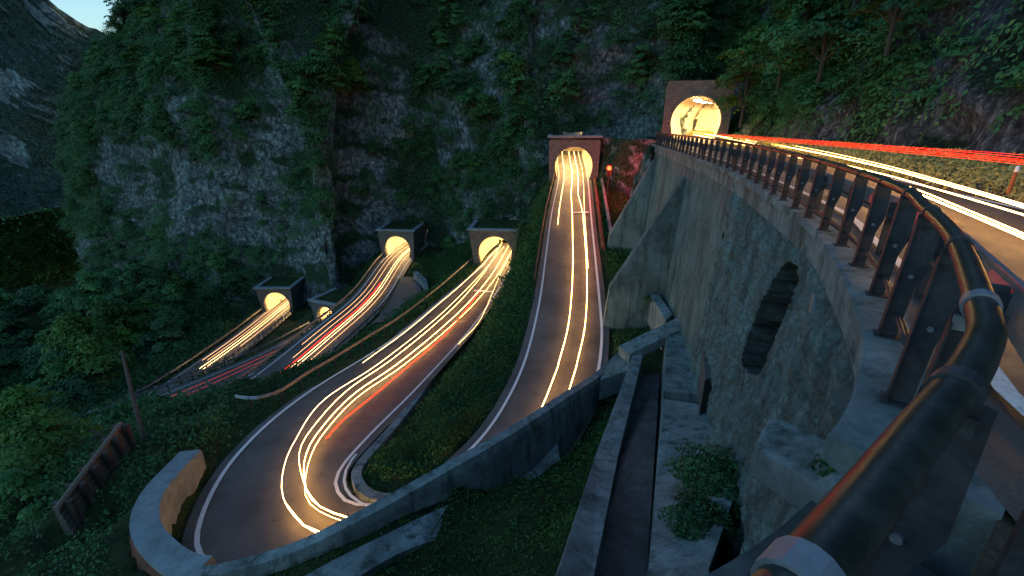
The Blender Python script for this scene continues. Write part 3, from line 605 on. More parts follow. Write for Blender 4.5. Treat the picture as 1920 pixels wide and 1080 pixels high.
portal((23.5,62.0,-2.36),-.30,'tall stone tunnel mouth at the end of the upper railed road',hw=4.0,tw=4.0,H=7.0,r=3.0,cz=2.2,roof=False,turn=-.03,lamp=(2,5,9,13,17,21,25),sink=.3,wing=4)
portal((-2.75,71.5,-22.1),-.1,'lit stone tunnel portal at the head of the road with the long red trail',hw=3.6,tw=4.15,H=5.5,r=2.75,cz=1.75,hb=2.4,turn=-.02,lean=.06)
portal((-22.9,88.0,-26),-.1,'lit tunnel portal above the curved lay-by with the greenish kerb',hw=3.2,tw=3.7,H=5.5,r=2.6,cz=1.8,hb=2.3,turn=-.02,lean=.06)
portal((-33.9,76.2,-35.4),-.4,'half hidden low tunnel portal behind the fourth road',hw=2.9,tw=3.3,H=4.3,r=2.2,cz=1.4,hb=2.0,turn=.02,lean=.06)
portal((-48.3,86.5,-37.3),.02,'lowest and leftmost lit tunnel portal with tapering stone front',hw=3.0,tw=3.55,H=5.3,r=2.6,cz=1.75,hb=2.35,turn=-.02,lean=.08)
# ---------------------------------------------------------------- big retaining wall of the upper road
edge=spline([(-9,.3),(-4,.9),(-1,1.25),(.6,1.5),(1.9,2.2),(2.76,3.08),(3.4,4.0),(4.8,6.6),(6.3,10.2),(9.6,21.6),(12.4,36),(14.9,50.8)],.06)
WN=hn(edge)    # left-hand normal = outwards (towards the drop)
for _ in range(8): WN[1:-1]=(WN[:-2]+WN[1:-1]+WN[2:])/3
WN/=np.linalg.norm(WN,axis=1)[:,None]
eS=np.r_[0,np.cumsum(np.linalg.norm(np.diff(edge,axis=0),axis=1))]
wall=empty('retaining_wall',(edge[60,0],edge[60,1],-8)); tag(wall,'tall curved retaining wall of concrete and rubble stone below the railed upper road','retaining wall')
def wchild(o): o.parent=wall; o.matrix_parent_inverse=wall.matrix_world.inverted(); o.location=[-a for a in wall.location]; return o
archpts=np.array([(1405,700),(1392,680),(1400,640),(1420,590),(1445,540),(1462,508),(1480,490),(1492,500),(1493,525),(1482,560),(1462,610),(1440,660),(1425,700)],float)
def inpoly(px,py,poly):
    r=np.zeros(px.shape,bool); n=len(poly); j=n-1
    for i in range(n):
        xi,yi=poly[i]; xj,yj=poly[j]; c=((yi>py)!=(yj>py))&(px<(xj-xi)*(py-yi)/(yj-yi+1e-9)+xi); r^=c; j=i
    return r
def wallgrid(i0,i1,dz,rough,nicher,seed):
    idx=range(i0,i1+1); zs_=np.arange(0,14.2,dz); V=np.zeros((len(idx),len(zs_),3))
    for a,i in enumerate(idx):
        top=zt(edge[i,1])-.25
        for b,h in enumerate(zs_):
            q=Vector((edge[i,0],edge[i,1],h)); d=.06*h-.22
            if rough: 
                q2=q*1.1; cell=noise.voronoi(q*2.4+noise.noise_vector(q)*.3)[0]; d+=rough*(noise.fractal(q2,1,2,5)*.9+min(cell[1]-cell[0],.35)*.8)
            else: d+=.02*noise.fractal(q*.8,1,2,4)
            V[a,b]=(edge[i,0]+WN[i,0]*d,edge[i,1]+WN[i,1]*d,top-h)
    if nicher:
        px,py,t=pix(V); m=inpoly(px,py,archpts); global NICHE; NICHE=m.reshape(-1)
        for a,i in enumerate(idx): V[a,:,0]-=WN[i,0]*2.0*m[a]; V[a,:,1]-=WN[i,1]*2.0*m[a]
    n,k=V.shape[:2]; ix=np.arange(n*k).reshape(n,k); fc=np.stack([ix[:-1,:-1],ix[:-1,1:],ix[1:,1:],ix[1:,:-1]],-1).reshape(-1,4)
    return V.reshape(-1,3),fc
iy=lambda y:int(np.argmin(abs(edge[:,1]-y)+ (edge[:,0]<1)*9))
isp=iy(19.2)
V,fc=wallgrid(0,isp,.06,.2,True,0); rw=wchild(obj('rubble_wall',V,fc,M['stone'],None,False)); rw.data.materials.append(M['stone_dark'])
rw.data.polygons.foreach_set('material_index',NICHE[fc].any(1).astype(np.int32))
V,fc=wallgrid(isp,len(edge)-1,.3,0,False,0); wchild(obj('concrete_wall',V,fc,M['concrete_wall'],None,True))
# board-marked ribs / streak recesses on the concrete part
pb=MB()
for yy in (23.5,27,31,35.5,40.5,46):
    i=iy(yy); top=zt(yy)-1.0
    pb.sweep([(edge[i-0,0]+WN[i,0]*(-.19+.11*h),edge[i,1]+WN[i,1]*(-.19+.11*h),top-h) for h in (0,2,4,6,8,10)],[(-.03,0),(.03,0),(.03,.01),(-.03,.01)]) if False else None
E3=np.array([(edge[i,0],edge[i,1],zt(edge[i,1])) for i in range(len(edge))])
i2=iy(2.25)
cor=E3[i2:]; cn=WN[i2:]
MBc=MB().sweep(cor,[(.06,0),(.06,-.16),(-.08,-.22),(-.1,-.75),(-.24,-.8),(-.7,-.8),(-.7,0)],cn); wchild(MBc.build('cornice',M['concrete']))
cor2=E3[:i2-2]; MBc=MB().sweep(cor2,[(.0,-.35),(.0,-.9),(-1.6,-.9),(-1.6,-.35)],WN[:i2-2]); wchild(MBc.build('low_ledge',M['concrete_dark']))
# edge verge between cornice and the road
vg=MB().sweep(E3[i2-30:],[(-.69,-.03),(-.69,-.5),(-1.1,-.5),(-1.1,-.03)],WN[i2-30:]); wchild(vg.build('verge_strip',M['dirt']))
# buttress fins
def fin(y0,top,bot,w,out0,out1,lab):
    i=iy(y0); n_=WN[i]; t_=np.array([n_[1],-n_[0]]); e=edge[i]; mb=MB(); V=[]
    for s in (-w/2,w/2):
        for (o,z) in ((-.2,top),(out0,top-.25),(out1,bot),(out1+.35,-15.5),(-.2,-15.5)): V.append((e[0]+n_[0]*o+t_[0]*s,e[1]+n_[1]*o+t_[1]*s,z))
    mb.add(V,[(0,1,2,3,4),(9,8,7,6,5),(0,5,6,1),(1,6,7,2),(2,7,8,3),(3,8,9,4)]); o=wchild(mb.build('buttress',M['concrete_wall'],bevel=.04)); return o
fin(31.5,-3.6,-11.8,1.0,.15,4.3,'')
fin(47.5,-3.6,-11.6,1.1,.15,3.9,'')
# small features on the wall
def onwall(x,y,out=.06):
    r=ray(x,y); best=None
    for i in range(0,len(edge),2):
        k=(edge[i,0]*r[1]-edge[i,1]*r[0]); 
        if best is None or abs(k)<best[0]: best=(abs(k),i)
    cand=[i for i in range(1,len(edge)) if (edge[i-1,0]*r[1]-edge[i-1,1]*r[0])*(edge[i,0]*r[1]-edge[i,1]*r[0])<=0 and edge[i,1]>1.5]
    i=cand[-1] if cand else best[1]; t=edge[i,1]/r[1]
    for _ in range(30):
        p=r*t; h=zt(edge[i,1])-.25-p[2]; d=.06*h-.22+out+.1; q=edge[i]+WN[i]*d; t=t*.6+.4*(np.dot(q,WN[i])/np.dot(r[:2],WN[i])); i=int(np.argmin(((edge-(r*t)[:2])**2).sum(1)))
    return r*t,i
p,i=onwall(1524,568); sg=MB().box((0,0,0),(.24,.04,.3)).build('wall_plate',M['clamp']); sg.location=p; sg.rotation_euler=(.0,.5,math.atan2(-WN[i][0],WN[i][1])); tag(sg,'small tilted white plate fixed to the rubble wall right of the arch','plate')
# ---------------------------------------------------------------- concrete works at the foot of the wall
def slab(name,pxs,th,mat,label,cat,zs_=None,bevel=.03,group=None):
    pts=[Z(*q) if len(q)==3 else G(q[0],q[1],.14) for q in pxs]; c=sum(pts)/len(pts); mb=MB(); n=len(pts)
    pts=[p_-c for p_ in pts]; mb.add([p_ for p_ in pts]+[p_-np.array([0,0,th]) for p_ in pts],[tuple(range(n)),tuple(range(2*n-1,n-1,-1))]+[(i,n+i,n+(i+1)%n,(i+1)%n) for i in range(n)])
    o=mb.build(name,M[mat],None,False,bevel); o.location=c; tag(o,label,cat,group); return o
slab('channel_wall',[(1190,657,-12.9),(1208,657,-12.9),(1160,850,-10.9),(1112,1085,-8.1),(1100,1160,-7.2),(1015,1160,-7.2),(1040,1085,-8.1),(1118,850,-10.9)],2.6,'concrete','long pale concrete wall between the grass slope and the drain channel','wall')
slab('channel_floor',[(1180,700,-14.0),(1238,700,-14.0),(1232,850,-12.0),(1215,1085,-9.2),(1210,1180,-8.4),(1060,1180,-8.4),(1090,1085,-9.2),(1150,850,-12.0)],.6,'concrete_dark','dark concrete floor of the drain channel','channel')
slab('concrete_block',[(1250,617,-11.8),(1309,617,-11.8),(1319,739,-11.1),(1244,733,-11.1)],2.8,'concrete','rectangular pale concrete block between the slanted beam and the wide slab','concrete block')
slab('terrace_slab',[(1243,747,-11.0),(1388,770,-10.2),(1402,860,-9.1),(1330,1065,-8.0),(1330,1150,-7.6),(1205,1150,-8.0),(1218,1045,-8.9),(1230,900,-10.0)],2.4,'concrete','wide cracked concrete slab with a bush growing over its edge','slab')
slab('slanted_beam',[(1160,648,-12.6),(1308,577,-10.9),(1318,597,-10.9),(1180,664,-12.6)],.6,'concrete','slanted concrete strut reaching from the retaining wall towards the road','beam')
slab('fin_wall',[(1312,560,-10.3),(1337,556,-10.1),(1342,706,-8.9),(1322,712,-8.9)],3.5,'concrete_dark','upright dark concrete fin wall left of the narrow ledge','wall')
slab('ledge_slab',[(1341,585,-11.0),(1370,600,-10.6),(1384,708,-10.0),(1347,708,-10.0)],1.6,'concrete','narrow pale ledge beside the dark fin wall','slab')
slab('step_block',[(1352,708,-10.4),(1404,700,-9.9),(1412,742,-9.7),(1356,735,-10.2)],.8,'concrete','upper pale step at the foot of the stone arch','step',group='steps under the arch')
slab('step_block',[(1356,748,-10.5),(1408,752,-9.9),(1402,770,-9.7),(1354,764,-10.3)],.7,'concrete','lower pale step beside the small white box','step',group='steps under the arch')
slab('culvert_wall',[(1205,530,-12.4),(1218,526,-12.3),(1262,590,-11.6),(1248,600,-11.7)],2.2,'concrete','short sloping concrete wall under the big buttress','wall')
slab('culvert_wall',[(1152,665,-13.6),(1190,655,-13.3),(1186,690,-13.2),(1125,712,-13.8)],1.4,'concrete','low grey wall end where the hairpin wall meets the drain channel','wall')
_pr=[((1040,862),(1062,888)),((940,908),(985,930)),((840,950),(900,975)),((740,1000),(800,1024)),((640,1055),(700,1078)),((520,1130),(610,1130))]
_A=np.array([G(*a,.0) for a,b in _pr]); _B=np.array([G(*b,.0) for a,b in _pr]); _A=resample(_A,.8); _B=_B[0]+0*_B[:1] if False else np.stack([np.interp(np.linspace(0,1,len(_A)),np.linspace(0,1,len(_B)),_B[:,k]) for k in range(3)],1)
_z=np.convolve(np.pad((_A[:,2]+_B[:,2])/2,2,'edge'),np.ones(5)/5,'valid')+.26; _c=np.array([_A[len(_A)//2,0],_A[len(_A)//2,1],_z[len(_A)//2]]); n=len(_A); V=[]
for k in range(n):
    for P_,d_ in ((_A,0),(_B,0),(_B,-.8),(_A,-.8)): V.append((P_[k,0]-_c[0],P_[k,1]-_c[1],_z[k]+d_-_c[2]))
Fc=[(4*k+a,4*k+(a+1)%4,4*k+4+(a+1)%4,4*k+4+a) for k in range(n-1) for a in range(4)]+[(3,2,1,0),(4*n-4,4*n-3,4*n-2,4*n-1)]
o=obj('concrete_strip',V,Fc,M['concrete']); o.location=_c; tag(o,'pale broken concrete strip lying in the grass below the hairpin wall','slab')
slab('ledge_beam',[(1445,778,-3.4),(1530,812,-3.3),(1660,905,-3.0),(1600,985,-3.0),(1530,908,-3.25),(1414,834,-3.5)],.42,'concrete','thick concrete ledge beam jutting from the wall under the cornice end','beam')
p=Z(1368,793,-9.9); bx=MB().box((0,0,.09),(.26,.3,.18),.1).box((0,-.02,.185),(.2,.2,.03),.1).build('white_box',M['white'],bevel=.015); bx.location=p; tag(bx,'small white plastic box lying on the wide concrete slab','box')
# ---------------------------------------------------------------- hairpin wall
hw=spline([(9.4,28.5,-14.6),(7.4,26.6,-14.5)]+[tuple(Z(*q)) for q in ((1125,705,-14.2),(1075,738,-13.3),(1000,788,-12.5),(930,832,-12.1),(860,872,-12.0),(700,962,-12.3),(560,1032,-12.9),(430,1072,-13.5),(335,1080,-14.0),(272,1038,-14.3),(246,985,-14.5),(270,920,-14.9),(340,846,-15.6))],.5)
hr=empty('hairpin_wall',hw[12]); tag(hr,'curved parapet wall around the outside of the hairpin, pale flat top and reddish end','parapet wall')
def rel(o,root): o.parent=root; o.location=[-a for a in root.location]; return o
hN=hn(hw)     # left-hand normal: for this direction it points outwards (towards camera)
k=len(hw); j=int(k*.72)
def secw(top): return [(.0,0),(.42,0),(.42,-.28),(.36,-.3),(.5,-3.8),(-.5,-3.8),(-.1,-.3)]
sgn=1 if np.dot(hN[12],np.array([-1,-1]))>0 else -1
rel(MB().sweep(hw[:j+1],[(sgn*a,b) for a,b in secw(0)],hN[:j+1]).build('wall_body',M['concrete']),hr)
rel(MB().sweep(hw[j:],[(sgn*a,b) for a,b in [(-.02,-.02),(-.04,-.3),(-1.25,-2.9),(.05,-2.9)]],hN[j:]).build('inner_face',M['red_wall']),hr)
rel(MB().sweep(hw[j:],[(sgn*a,b) for a,b in [(-.06,0),(.85,-.05),(.9,-.4),(.8,-4.2),(.0,-4.2),(-.0,-.3),(-.06,-.25)]],hN[j:]).build('outer_coping',M['coping']),hr)
# kerbs
def kerb(name,P,w,h,mat,label,cat='kerb'):
    P=resample(np.asarray(P,float),.6); c=P[len(P)//2].copy(); o=MB().sweep(P-c,[(-w/2,-.35),(-w/2,h),(w/2,h),(w/2,-.35)],hn(P)).build(name,M[mat],None,False,.02); o.location=c; tag(o,label,cat); return o
kpts=[hit(HP3,*q,.02,-17) for q in ((845,650),(790,735),(740,800),(700,845),(672,880),(671,905),(690,928),(730,938),(790,925))]
kerb('median_kerb',spline(kpts,.5),.5,.16,'concrete','pale concrete kerb round the grass tip inside the hairpin')
line_mark('edge_line',[p_+np.array([0,0,.03]) for p_ in spline([hit(HP3,*q,.02,-17) for q in ((760,770),(690,830),(655,870),(645,905),(662,935),(700,955))],.5)],.13,'')
r_=lift(HP,1,0,.06,.31); N_=hn(r_); r_[:,:2]-=N_*.95*(1 if np.dot(N_[5],[1,0])<0 else -1)
kerb('roadside_kerb',r_,.35,.3,'red_wall','low reddish kerb wall along the right side of the second road')
r2=r_.copy(); r2[:,0]+=1.1; r2[:,2]+=.2; kerb('drain_wall',r2[:int(len(r2)*.98)],.3,.25,'concrete','narrow pale drain wall beside the reddish kerb')
wp=[Z(779,518,-26.1),Z(796,535,-26.6),Z(798,560,-27.2),Z(785,580,-27.7),Z(760,592,-28.1),Z(735,600,-28.4)]
kerb('lay_by_wall',spline(wp,.5),.8,.9,'concrete','curved greenish white low wall round the lay-by','wall')
# ---------------------------------------------------------------- guardrails
def guardrail(P,label,gap=2,h=.75,mat='galv',beam=True,mesh=False,thick=1.0):
    P=resample(np.asarray(P,float),.5); c=P[len(P)//2].copy(); root=empty('guardrail',c); tag(root,label,'guardrail','guardrails of the lower roads'); Q=P-c; N=hn(Q)
    w=.04*thick
    MB().sweep(Q+np.array([0,0,h]),[(w,.15*thick),(w+.03,.08*thick),(w,0),(w+.03,-.08*thick),(w,-.15*thick),(-.01,-.15*thick),(-.01,.15*thick)],N).build('beam',M[mat],root)
    if mesh:
        MB().tube(Q+np.array([0,0,h+.4]),.03,5).build('top_rail',M['steel'],root); 
    st=max(1,int(gap/.5)); q=list(range(0,len(Q),st))
    if len(q)>90: q=q[::2]
    first=None
    for i in q:
        if first is None: first=MB().box((0,0,(h+.1)/2-.1+(.2 if mesh else 0)),(.1,.1,h+.3+(.4 if mesh else 0))).build('post',M['post_steel'],root); first.location=Q[i]; continue
        o=first.copy(); COL.objects.link(o); o.parent=root; o.location=Q[i]
    return root
g=lift(HP,-1,0,.06,.36); N_=hn(g); sg_=1 if np.dot(N_[3],[1,0])<0 else 1
gg=g.copy(); gg[:,0]-=.75; guardrail(gg,'dark lattice guardrail along the left edge of the second road',1.0,.7,'steel',mesh=True)
pts=[hit(HP3,x,y,0,-20) for x,y in ((893,490),(830,548),(760,605),(700,645),(640,685),(590,716),(545,748),(505,762),(480,763),(460,760))]
guardrail(spline([p_+np.array([-.5,0,0]) for p_ in pts],.5),'galvanised guardrail on the left of the third road with a rounded end',2,.7,thick=.8)
gL=lift(D,-1,0,.12,1); gL[:,0]-=.5; guardrail(gL,'grey guardrail along the outer edge of the fourth road',2,.75,thick=1.3)
gR=lift(D,1,0,.36,.62); gR[:,0]+=.5; guardrail(gR,'short guardrail by the grass on the inner edge of the fourth road',2,.7)
gE=lift(Er,-1,0,.2,1); gE[:,0]-=.35; guardrail(gE,'tall lattice guardrail along the half hidden fifth road',1.5,.8,mesh=True)
gF=lift(Fr,-1,0,.22,1); gF[:,0]-=.45; guardrail(gF,'guardrail on the left edge of the lowest road',1.5,.8,mesh=True)
gF=lift(Fr,1,0,.22,.8); gF[:,0]+=.45; guardrail(gF,'guardrail on the right edge of the lowest road',1.5,.8,mesh=True)
# ---------------------------------------------------------------- near railing on the upper road
_a,_b=Z(1651,907,-.7),Z(1531,1056,-.7)
rc=[tuple(_b+(_b-_a)*3.2),tuple(_b+(_b-_a)*1.6),tuple(_b),tuple(Z(1651,907,-.7)),tuple(Z(1733,801,-.7)),tuple(Z(1800,720,-.7)),tuple(Z(1836,656,-.7)),tuple(Z(1843,590,-.7)),tuple(Z(1790,447,-.7)),tuple(Z(1733,388,-.7)),tuple(Z(1692,355,-.7)),tuple(Z(1600,320,-.74)),(7.0,12,-.78),(9.4,20.1,-.88),(12.2,34,-1.05),(14.6,47.5,-1.2),(15.2,50.6,-1.25)]
RC=spline(rc,.05)
rail=empty('steel_railing',(RC[60][0],RC[60][1],-1.8)); tag(rail,'dark tubular steel railing with plate posts along the outer edge of the upper road','railing')
rel(MB().tube(RC[::2],.052,20).build('handrail',M['tube_steel'],None,True),rail)
RN=hn(RC); RS=np.r_[0,np.cumsum(np.linalg.norm(np.diff(RC,axis=0),axis=1))]
def roff(off,dz,a=0,b=None,st=4):
    P=RC[a:b:st].copy(); P[:,:2]+=RN[a:b:st]*off
    for p_ in P: p_[2]=zt(p_[1])+dz
    return P
inward=-1
rel(MB().tube(roff(-.13,.68,90),.018,8).build('mid_rail',M['steel'],None,True),rail)
rel(MB().tube(roff(.02,.22,90),.02,6).build('lower_rail',M['steel'],None,True),rail)
rel(MB().tube(roff(-.06,.12,90),.02,6).build('lower_rail',M['steel'],None,True),rail)
# plate posts
s=.12; proto=None; npost=0; ppx,ppy,_t=pix(RC)
def s_at(x,y): return RS[int(np.argmin((ppx-x)**2+(ppy-y)**2+np.where(_t<.2,1e9,0)))]
sa,sb=s_at(1490,1100),s_at(1843,575); sp_=[sa,(sa+sb)/2,sb]; s=sb+1.2
while s<RS[-1]-.1: sp_.append(s); s+=1.22 if s<16 else 1.45
for s in sp_:
    i=int(np.searchsorted(RS,s)); p=RC[min(i,len(RC)-1)]; n_=RN[min(i,len(RC)-1)]; zb=zt(p[1]); hgt=p[2]-zb
    if proto is None:
        mb=MB(); # local: x = outwards, z up, unit height 1.08
        prof=[(-.03,0),(.10,0),(.085,.45),(.075,.62),(.07,1.06),(-.09,1.06),(-.10,.62),(-.05,.45)]
        V=[(x,-.008,z) for x,z in prof]+[(x,.008,z) for x,z in prof]; n=len(prof)
        mb.add(V,[tuple(range(n)),tuple(range(2*n-1,n-1,-1))]+[(k,n+k,n+(k+1)%n,(k+1)%n) for k in range(n)])
        for (x0,z0,x1,z1) in ((.10,0,.085,.45),(.085,.45,.07,1.0)):   # outer flange
            mb.add([(x0,-.05,z0),(x0,.05,z0),(x1,.05,z1),(x1,-.05,z1),(x0-.008,-.05,z0),(x0-.008,.05,z0),(x1-.008,.05,z1),(x1-.008,-.05,z1)],[(0,1,2,3),(7,6,5,4),(0,4,5,1),(1,5,6,2),(2,6,7,3),(3,7,4,0)])
        mb.box((.03,0,.006),(.2,.16,.012)); pm=mb.build('post',M['post_steel'])
        cl=MB(); ring=[]; 
        cl.tube([(0,-.035,1.08),(0,.035,1.08)],.061,16); cl.box((0,0,1.0),(.13,.06,.06)); cm=cl.build('clamp',M['clamp']); cmd=cm.data.copy(); cmd.materials.clear(); cmd.materials.append(M['steel'])
        bo=MB().tube([(.0,-.022,.55),(.0,.022,.55)],.018,8).build('bolt',M['galv'])
        proto=(pm,cm,bo); po,co_,bb=proto
    else: po,co_,bb=[o.copy() for o in proto]; [COL.objects.link(o) for o in (po,co_,bb)]
    po.parent=rail; po.location=(p[0]-rail.location[0],p[1]-rail.location[1],zb-rail.location[2]); po.rotation_euler=(0,0,math.atan2(n_[1],n_[0])); po.scale=(1,1,hgt/1.08)
    co_.parent=po; bb.parent=po; npost+=1
    if npost not in (1,3): co_.data=cmd
# double beam guardrail behind it, on the road side
gr=empty('road_guardrail',(rail.location[0]+.4,rail.location[1]-.3,-1.8)); tag(gr,'galvanised crash barrier just behind the dark railing of the upper road','crash barrier')
GP=roff(-.42,.62,0,None,4); 
rel(MB().sweep(GP,[(-.06,.16),(-.10,.12),(-.03,.05),(-.03,-.05),(-.10,-.12),(-.06,-.16),(-.02,-.16),(.0,-.05),(.0,.05),(-.02,.16)],hn(GP)).build('beam',M['galv'],None),gr)
s=.6; pr=None
while s<RS[-1]-.2:
    i=min(int(np.searchsorted(RS,s)),len(RC)-1); p=RC[i]; n_=RN[i]; q=(p[0]-n_[0]*.36-gr.location[0],p[1]-n_[1]*.36-gr.location[1],zt(p[1])+1.8)
    if pr is None: pr=MB().box((0,0,.36),(.10,.06,.78)).box((-.02,0,.6),(.12,.1,.2)).build('post',M['post_steel']); o=pr
    else: o=pr.copy(); COL.objects.link(o)
    o.parent=gr; o.location=q; o.rotation_euler=(0,0,math.atan2(n_[1],n_[0])); s+=1.96 if s<14 else 2.5
# roadside verge on the right of the upper road
vr=MB(); R_=UR['R'][::2]; 
V=[];K=4
for k,p in enumerate(R_):
    j=min(int(k*len(SV)/len(R_)),len(SV)-1); dd=((SV[:,2,:2]-p[:2])**2).sum(1); j=int(np.argmin(dd)); q=SV[j,1]
    for a in range(K): f=a/(K-1); V.append((p[0]+(q[0]+.6-p[0])*f,p[1]+(q[1]-p[1])*f,p[2]-.03+ (.75*f**.7)))
o=obj('roadside_verge',V,np.array([(i*K+a,i*K+a+1,(i+1)*K+a+1,(i+1)*K+a) for i in range(len(R_)-1) for a in range(K-1)]),M['dirt'],None,True); tag(o,kind='structure')
VV=np.array(V).reshape(-1,K,3)
n=9000; ii=rng.uniform(0,len(VV)-1.01,n); a=rng.uniform(.02,1,n)**.8*(K-1.01); i0=ii.astype(int); a0=a.astype(int); fi=(ii-i0)[:,None]; fa=(a-a0)[:,None]
C=(VV[i0,a0]*(1-fi)+VV[i0+1,a0]*fi)*(1-fa)+(VV[i0,a0+1]*(1-fi)+VV[i0+1,a0+1]*fi)*fa
ok=(C[:,1]>2); C=np.repeat(C[ok],6,0)+rng.normal(0,1,(ok.sum()*6,3))*np.array([.09,.09,.07]); C[:,2]+=.1
N_=np.tile([-.9,-.3,.25],(len(C),1)); Vq=leaf_quads(C,rng.uniform(.08,.2,len(C)),N_,.6,.35)
o=obj('verge_grass',Vq.reshape(-1,3),np.arange(len(C)*4).reshape(-1,4),M['litgrass'],None,False,rng.uniform(0,1,len(C))); tag(o,'yellowish grass and weeds on the verge below the rock face, headlight glow put in their colour','grass',kind='stuff')
# marker post on the verge
p=Z(1907,318,-1.08); mk=empty('marker_post',(p[0],p[1],p[2]-.55)); tag(mk,'small white and orange marker post on the grass verge at the far right','marker post')
MB().tube([(0,0,0),(0,0,.55)],[.04,.035],10).build('post',M['orange'],mk); MB().tube([(0,0,.5),(0,0,.6),(0,0,.64)],[.045,.042,.02],10).build('cap',M['white'],mk)
# netting cables on the rock face
for k,(a,b) in enumerate((((1800,55),(1720,190)),((1835,118),(1788,165)))):
    pts=[T(a[0]+(b[0]-a[0])*f,a[1]+(b[1]-a[1])*f,19-5*f if k==0 else 14) for f in np.linspace(0,1,7)]
# ---------------------------------------------------------------- traffic signal
tl=empty('traffic_light',(12.8,61.8,float(gz(12.8,61.8)))); tag(tl,'traffic light on a thin pole showing red beside the second tunnel','traffic light')
h0=-5.95-tl.location[2]
MB().tube([(0,0,-.3),(0,0,h0-.5)],.06,8).build('pole',M['post_steel'],tl)
hd=MB().box((0,0,h0-.3),(.6,.26,1.5)).build('signal_head',M['black'],tl,bevel=.03)
MB().tube([(0,-.13,h0),(0,-.22,h0)],.27,16).build('red_lens',M['redlamp'],hd)
MB().tube([(0,-.125,h0-.3),(0,-.14,h0-.3)],.1,16).build('dark_lens',M['black'],hd); MB().tube([(0,-.125,h0-.6),(0,-.14,h0-.6)],.1,16).build('dark_lens',M['black'],hd)
def point(name,loc,c,e,r=.1,parent=None):
    l=bpy.data.lights.new(name,'POINT'); l.energy=e; l.color=c; l.shadow_soft_size=r; o=bpy.data.objects.new(name,l); COL.objects.link(o); o.location=loc
    if parent: o.parent=parent
    return o
point('signal_glow',(2.2,-.8,h0-.3),(1,.03,.01),900,.15,tl)
# ---------------------------------------------------------------- pole, timber fence, dead branches on the left
b=G(270,832); tp=T(228,658,np.linalg.norm(b)*.86); up_=empty('wooden_pole',b); tag(up_,'thin leaning wooden utility pole at the left of the hairpin','pole')
MB().tube([(0,0,-1),tuple((tp-b)*.5),tuple(tp-b)],[.13,.11,.08],8).build('shaft',M['wood_dark'],up_); MB().box(tuple((tp-b)*.96),(.5,.08,.08)).build('cross_arm',M['wood_dark'],up_)
A=FA+np.array([0,0,1.35]); B=FB+np.array([0,0,1.35]); fe=empty('timber_fence',(A+B)/2); tag(fe,'old timber plank retaining fence with dark posts in the undergrowth','fence'); A=A-np.array(fe.location); B=B-np.array(fe.location); dv=(B-A); L_=np.linalg.norm(dv[:2]); an=math.atan2(dv[1],dv[0])
nb_=9
for k in range(5):
    mb=MB(); c=(A+B)/2+np.array([0,0,-.15-.3*k]); hx=dv/2
    n_=np.array([-math.sin(an),math.cos(an),0])*(.05+.05*k)
    mb.add([c-hx+n_,c+hx+n_,c+hx+n_+[0,0,.27],c-hx+n_+[0,0,.27],c-hx-n_*0-[.09*-math.sin(an),.09*math.cos(an),0],c+hx-[.09*-math.sin(an),.09*math.cos(an),0],c+hx-[.09*-math.sin(an),.09*math.cos(an),-.27],c-hx-[.09*-math.sin(an),.09*math.cos(an),-.27]],[(0,1,2,3),(7,6,5,4),(0,4,5,1),(3,2,6,7),(1,5,6,2),(0,3,7,4)]); mb.build('plank',M['wood'],fe)
MB().tube([tuple(A+[0,0,.2]),tuple(B+[0,0,.2])],.13,8).build('top_log',M['wood'],fe)
for k in range(6):
    c=A+dv*(k+.15)/5.6; MB().box(tuple(c+np.array([-math.sin(an),math.cos(an),0])*(-.0)+[0,0,-.65]),(.22,.75,1.7),an).build('post',M['wood_dark'],fe)
dbp=T(185,812,26); db=MB()
for (e,z) in (((85,803),26),((245,800),25.5),((120,890),25.5),((165,870),25.7),((215,860),25.6),((235,845),25.5)):
    q=T(*e,z)-dbp; db.tube([(0,0,0),tuple(q*.5+np.array([0,0,.25])),tuple(q)],[.05,.035,.012],5)
db=db.build('dead_branch',M['bark']); db.location=dbp; tag(db,'bare dead branches spreading behind the timber fence','branch')
# near bush on the slab, little plant on the ledge
def bush(name,c,R,n,ls,label,mat='leaf',H=.6):
    a=rng.normal(0,1,(n,3)); a/=np.linalg.norm(a,axis=1)[:,None]; a*= (rng.uniform(.3,1,n)**.5)[:,None]*np.array([R,R,R*H]); a*=(1+.25*np.sin(a[:,0:1]*7+a[:,1:2]*5)); a[:,2]=abs(a[:,2])
    V=leaf_quads(a,rng.uniform(.6,1.3,n)*ls,a/R+np.array([0,0,.8]),.6); o=obj(name,V.reshape(-1,3),np.arange(n*4).reshape(-1,4),M[mat],None,False,rng.uniform(0,1,n)); o.location=c; tag(o,label,'bush'); return o
bush('bush',Z(1345,905,-9.0),1.15,5200,.11,'dark leafy bush spilling over the wide concrete slab')
bush('bush',Z(1310,975,-8.6),.75,2600,.1,'smaller dark bush at the near end of the concrete slab')
bush('bush',Z(1358,545,-9.8),.9,1400,.13,'small tuft of bushes growing at the foot of the rubble wall',H=.4)
bush('bush',Z(1225,560,-12.3),.8,900,.12,'weeds growing along the sloping wall under the buttress',H=.3)
pl=bush('small_plant',Z(1552,885,-3.2),.17,46,.1,'small leafy sprig growing on the ledge beam',H=1.0)
